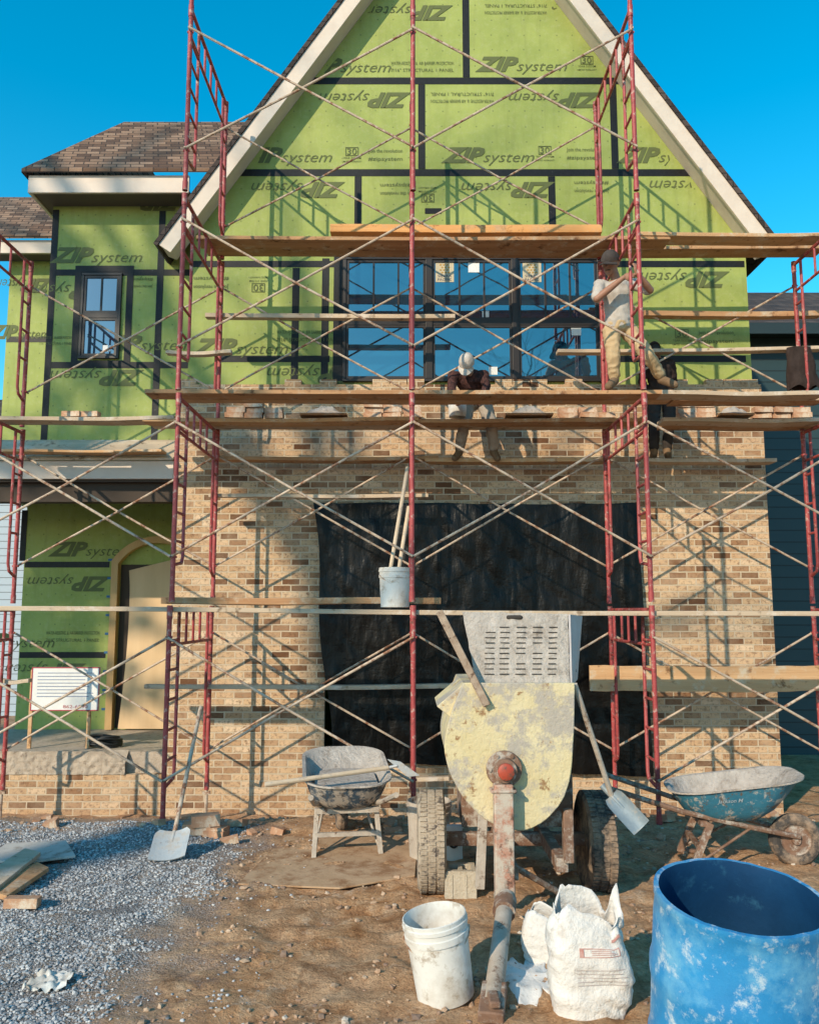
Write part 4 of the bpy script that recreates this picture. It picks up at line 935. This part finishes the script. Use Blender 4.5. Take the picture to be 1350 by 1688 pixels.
for i in range(8): mb.b2((a.x+.07,9.607,b.z-.07-.038*i),(b.x-.07-.05*(i%3),9.6095,b.z-.062-.038*i))
put(mb,'862-6590',(a.x+W_*.66,9.607,a.z+.03),(1,0,0),(0,0,1),.052,W_*.36,0,.0,mi=1)
mb.build('sign_lettering',[flat('blue_sign_ink',(.16,.20,.31)),flat('red_sign_ink_line',(.40,.10,.11))],sb,recalc=False)
for px in (52,148):
    q=P(px,1150,9.645); mb=MB(); mb.b2((q.x-.02,9.635,.255),(q.x+.02,9.66,b.z-.03)); mb.build('stake',WOOD[0],r)
# ------------------------------------------------------------------ people
def hand(mb,w,d,n,s,curl):
    d=d.normalized(); n=(n-d*n.dot(d)).normalized(); sd=d.cross(n)
    R=Matrix((sd,d,n)).transposed(); mb.ell(w+d*.045*s,(.042*s,.055*s,.019*s),R,12,8)
    for off,L in ((-.031,.068),(-.0105,.08),(.0105,.075),(.031,.058)):
        p=w+d*.082*s+sd*off*s
        for k in range(3):
            an=curl*(.5+.8*k); q=p+(d*math.cos(an)+n*math.sin(an))*L*s*(.42,.33,.25)[k]
            mb.cap_(p,q,.0105*s*(1-.1*k),.0095*s*(1-.1*k),8); p=q
    p=w+d*.025*s-sd*.036*s; q=p+(d*.6-sd*.6+n*.5).normalized()*.04*s; mb.cap_(p,q,.014*s,.011*s,8); mb.cap_(q,q+(d*.8+n*.6).normalized()*.03*s,.011*s,.009*s,8)
def person(label,J,s,hf,shirt,trous,boot,cap=None,brim=True,sleeve='short',up=None,capname='cap',hs=1.0,collar=.98):
    base=(J['toL']+J['toR'])/2
    r=root('person',tuple(base),label,'person')
    pel,nk,hd=J['pel'],J['neck'],J['head']; ax=(nk-pel); L=ax.length; ax.normalize()
    rr=(J['shR']-J['shL']); rr=(rr-ax*rr.dot(ax)).normalized(); dd=ax.cross(rr)
    def torso(mb,inf,t0,t1):
        tab=[(-.12,.11,.085),(-.02,.155,.112),(.12,.158,.112),(.3,.145,.105),(.5,.155,.115),(.72,.175,.122),(.86,.165,.108),(.95,.11,.08),(1.02,.06,.058)]
        rings=[]
        for t,w,d in tab:
            if t<t0-.01 or t>t1: continue
            rings.append([pel+ax*(L*t)+rr*(math.cos(2*math.pi*j/20)*(w*s+inf))+dd*(math.sin(2*math.pi*j/20)*(d*s+inf)) for j in range(20)])
        mb.loft(rings)
    mb=MB(); torso(mb,0,-1,2); mb.cap_(nk-ax*.02,hd-(hd-nk)*.25,.058*s,.055*s)
    hu=(up or (hd-nk)).normalized(); f=V(hf); f=(f-hu*f.dot(hu)).normalized(); hr=f.cross(hu)
    Rh=Matrix((hr,f,hu)).transposed(); k=s*hs
    mb.ell(hd+hu*.012*k,(.076*k,.096*k,.105*k),Rh,18,12); mb.ell(hd+f*.022*k-hu*.06*k,(.056*k,.062*k,.058*k),Rh)
    mb.cap_(hd+f*.09*k+hu*.012*k,hd+f*.108*k-hu*.026*k,.009*k,.015*k,8); mb.ell(hd+f*.078*k+hu*.028*k,(.05*k,.018*k,.012*k),Rh); mb.ell(hd+f*.072*k-hu*.062*k,(.026*k,.016*k,.011*k),Rh); mb.ell(hd+f*.066*k-hu*.098*k,(.026*k,.02*k,.018*k),Rh)
    for q in (-1,1): mb.ell(hd+hr*q*.078*k-hu*.006*k-f*.008*k,(.010*k,.020*k,.031*k),Rh,10,7)
    sh=MB(); torso(sh,.014*s,-.03,collar); tr=MB(); torso(tr,.012*s,-1,.13); bt={}
    for q in 'LR':
        S_,E,Wr=J['sh'+q],J['el'+q],J['wr'+q]; Hp,K,A,T=J['hi'+q],J['kn'+q],J['an'+q],J['to'+q]
        mb.cap_(nk-ax*.09*s,S_,.062*s,.06*s); mb.cap_(S_,E,.054*s,.042*s); mb.cap_(E,E.lerp(Wr,.35),.042*s,.044*s); mb.cap_(E.lerp(Wr,.35),Wr,.044*s,.028*s)
        hand(mb,Wr,J.get('hd'+q,Wr-E),J.get('hn'+q,V((0,-1,-.3))),s,J.get('cu'+q,.55))
        mb.cap_(Hp,K,.086*s,.058*s); mb.cap_(K,K.lerp(A,.35),.056*s,.058*s); mb.cap_(K.lerp(A,.35),A,.058*s,.040*s); mb.cap_(A-V((0,0,.01)),T,.042*s,.036*s)
        sh.cap_(nk-ax*.09*s,S_,.070*s,.070*s)
        if sleeve=='short': sh.cap_(S_,S_.lerp(E,.85),.070*s,.066*s)
        else: sh.cap_(S_,E,.066*s,.053*s); sh.cap_(E,E.lerp(Wr,.92),.053*s,.04*s)
        tr.cap_(Hp,K,.104*s,.078*s); tr.cap_(K,K.lerp(A,.82),.078*s,.068*s)
        b=MB(); b.cap_(A+V((0,0,.06*s)),A-V((0,0,.02)),.056*s,.054*s); b.cap_(A-V((0,0,.02)),T,.054*s,.046*s); bt[q]=b
    me=remesh(mb,.008,2)
    body=frommesh('body',me,[SKIN,SKIN_D,HAIR],r); off=ORG[r.name]
    for p in me.polygons:
        q=p.center+off-hd; a,b_,c_=q.dot(f),q.dot(hr),q.dot(hu)
        if q.length<.2*k:
            if a>.06*k and abs(abs(b_)-.03*k)<.013*k and abs(c_-.012*k)<.008*k: p.material_index=1
            elif a>.07*k and abs(b_)<.024*k and abs(c_+.062*k)<.005*k: p.material_index=1
            elif c_>-.05*k and (a<-.02*k or c_>.06*k) and not abs(b_)>.079*k: p.material_index=2
    frommesh('shirt',remesh(sh,.010,2,.013,9,1),shirt,r); frommesh('trousers',remesh(tr,.010,2,.012,10,5),trous,r)
    for q in 'LR': frommesh('boot',remesh(bt[q],.010,2,.003,20),boot,r)
    if cap:
        mb=MB(); rings=[]
        for i in range(8):
            t=math.radians(12*i); rings.append([hd+hu*(.018*k)+(hr*math.cos(2*math.pi*j/20)*.089*k+f*math.sin(2*math.pi*j/20)*.108*k)*math.cos(t)*(1+.03*noise.noise(V((j*.9,i*.7,2))))+hu*math.sin(t)*.108*k for j in range(20)])
        mb.loft(rings)
        if brim:
            def bf(u,v):
                a=math.radians(25+130*u); rad=1+.75*v*math.sin(a); return hd+hu*(.022*k-.02*k*v-.02*k*abs(math.cos(a)))+hr*math.cos(a)*.088*k*(1+.15*v)+f*math.sin(a)*.106*k*rad
            mb.grid(bf,12,4); mb.grid(lambda u,v:bf(u,v)-hu*.006*k,12,4)
        mb.build(capname,cap,r,recalc=False,angle=60)
    return r
TEE=cloth('pale_grey_shirt_cloth',(.38,.34,.30),(.48,.435,.39)); KHAKI=cloth('khaki_cloth',(.40,.28,.155),(.50,.37,.22)); BOOT=cloth('brown_boot_leather',(.13,.08,.045),(.22,.145,.09))
CAPG=cloth('grey_cap_cloth',(.04,.034,.032),(.075,.064,.06)); PLAID=cloth('dark_plaid_cloth',(.014,.011,.012),(.11,.05,.045),40); GREYT=cloth('dusty_grey_trouser_cloth',(.24,.20,.165),(.38,.32,.265)); WHCAP=cloth('white_knit_cloth',(.34,.29,.25),(.54,.49,.44),40); DARKC=cloth('dark_brown_cloth',(.022,.015,.013),(.05,.036,.032)); DARKT=cloth('dark_trouser_cloth',(.03,.025,.023),(.055,.046,.042))
D=8.12
J=dict(pel=P(1021,540,D),neck=P(1016,461,D-.04),head=P(1006,433,D-.10),shL=P(1046,468,D+.05),shR=P(988,470,D-.05),
 elR=P(984,492,D-.24),wrR=P(1028,457,D-.30),elL=P(1072,478,D-.16),wrL=P(1050,450,D-.30),
 hdR=V((.85,-.1,.3)),hdL=V((-.15,-.15,.9)),hnR=V((0,.9,-.2)),hnL=V((-.5,.8,0)),cuR=.8,cuL=.8,
 hiL=P(1036,545,D+.02),hiR=P(1008,545,D),knL=P(1068,585,D-.14),anL=P(1090,622,D+.02),toL=P(1112,634,D-.10),
 knR=P(1011,590,D-.08),anR=P(1013,624,D+.0),toR=P(1003,637,D-.14))
person('person in grey cap, pale shirt and khaki trousers standing by the right red frame',J,.87,(-.5,-.65,-.55),TEE,KHAKI,BOOT,CAPG,True,'short',up=V((-.12,-.42,1)),capname='cap',hs=1.22)
D=9.0
J=dict(pel=P(784,660,D-.02),neck=P(773,615,8.62),head=P(769,598,8.47),shL=P(797,618,8.66),shR=P(747,620,8.66),
 elR=P(744,642,8.52),wrR=P(752,658,8.44),elL=P(802,640,8.52),wrL=P(792,658,8.44),
 hiL=P(798,664,D-.02),hiR=P(772,664,D-.02),knL=P(810,704,8.82),anL=P(814,743,D-.0),toL=P(820,755,8.90),
 knR=P(764,704,8.82),anR=P(757,743,D),toR=P(750,755,8.90))
person('person in white knit cap and plaid shirt bending before the big window',J,.84,(-.15,-.35,-1),PLAID,GREYT,BOOT,WHCAP,True,'long',up=V((-.05,-.9,.42)),capname='knit_cap',hs=1.12,collar=1.03)
D=9.08
J=dict(pel=P(1090,650,D),neck=P(1084,592,9.0),head=P(1078,576,9.06),shL=P(1062,600,9.0),shR=P(1106,600,9.0),
 elL=P(1058,628,9.05),wrL=P(1068,650,9.12),elR=P(1110,628,9.05),wrR=P(1102,650,9.12),
 hiL=P(1078,658,D),hiR=P(1104,658,D),knL=P(1078,702,9.04),anL=P(1078,744,D-.03),toL=P(1075,756,9.12),
 knR=P(1102,702,9.04),anR=P(1100,744,D-.03),toR=P(1102,756,9.12))
person('person in dark clothes facing the wall behind the standing worker',J,.80,(-.2,.8,-.5),DARKC,DARKT,BOOT,DARKC,False,'long',up=V((0,.5,.8)),capname='dark_cap',collar=1.03)
mb=MB(); c=P(1318,575,8.7)
def jf(u,v):
    a=u*6.2832; w=.13+.06*v+.02*noise.noise(V((math.cos(a)*2,v*4,1))); return V((c.x+w*math.cos(a)+.03*v,8.72+.06*math.sin(a)*(1+.5*noise.noise(V((math.sin(a)*3,v*3,7)))),c.z+.02-.46*v+.05*noise.noise(V((math.cos(a)*2.2,math.sin(a)*2,v*.5)))*v))
mb.grid(jf,32,14); o=mb.build('jacket',DARKC,recalc=False,angle=180); setorigin(o,c); tag(o,'dark brown jacket hung from the rail at the right edge','jacket')
# ------------------------------------------------------------------ light, sky, camera
AZ=math.radians(35); EL=math.radians(27)
L=V((math.sin(AZ)*math.cos(EL),math.cos(AZ)*math.cos(EL),-math.sin(EL)))
sl=bpy.data.lights.new('sun','SUN'); sl.energy=5; sl.angle=math.radians(.5); sl.color=(1,.84,.62)
so=bpy.data.objects.new('sun',sl); C.objects.link(so); so.rotation_euler=L.to_track_quat('-Z','Y').to_euler(); so.location=(-20,-30,25)
w=bpy.data.worlds.new('World'); S.world=w; w.use_nodes=True; nt=w.node_tree; bg=nt.nodes['Background']
sky=nt.nodes.new('ShaderNodeTexSky'); sky.sky_type='NISHITA'; sky.sun_disc=False; sky.sun_elevation=EL; sky.sun_rotation=math.pi+AZ; sky.air_density=1.0; sky.dust_density=.2; sky.ozone_density=2.5
hs=nt.nodes.new('ShaderNodeHueSaturation'); hs.inputs['Saturation'].default_value=1.45; hs.inputs['Hue'].default_value=.474; hs.inputs['Value'].default_value=1.8
nt.links.new(sky.outputs[0],hs.inputs['Color']); nt.links.new(hs.outputs[0],bg.inputs['Color']); bg.inputs['Strength'].default_value=.14
cam=bpy.data.cameras.new('camera'); co=bpy.data.objects.new('camera',cam); C.objects.link(co)
co.location=(0,0,H); co.rotation_euler=(math.pi/2+PIT,0,0); cam.sensor_fit='HORIZONTAL'; cam.sensor_width=36; cam.lens=36; cam.clip_end=2000
S.camera=co
S.view_settings.view_transform='Standard'; S.view_settings.look='None'; S.view_settings.exposure=0
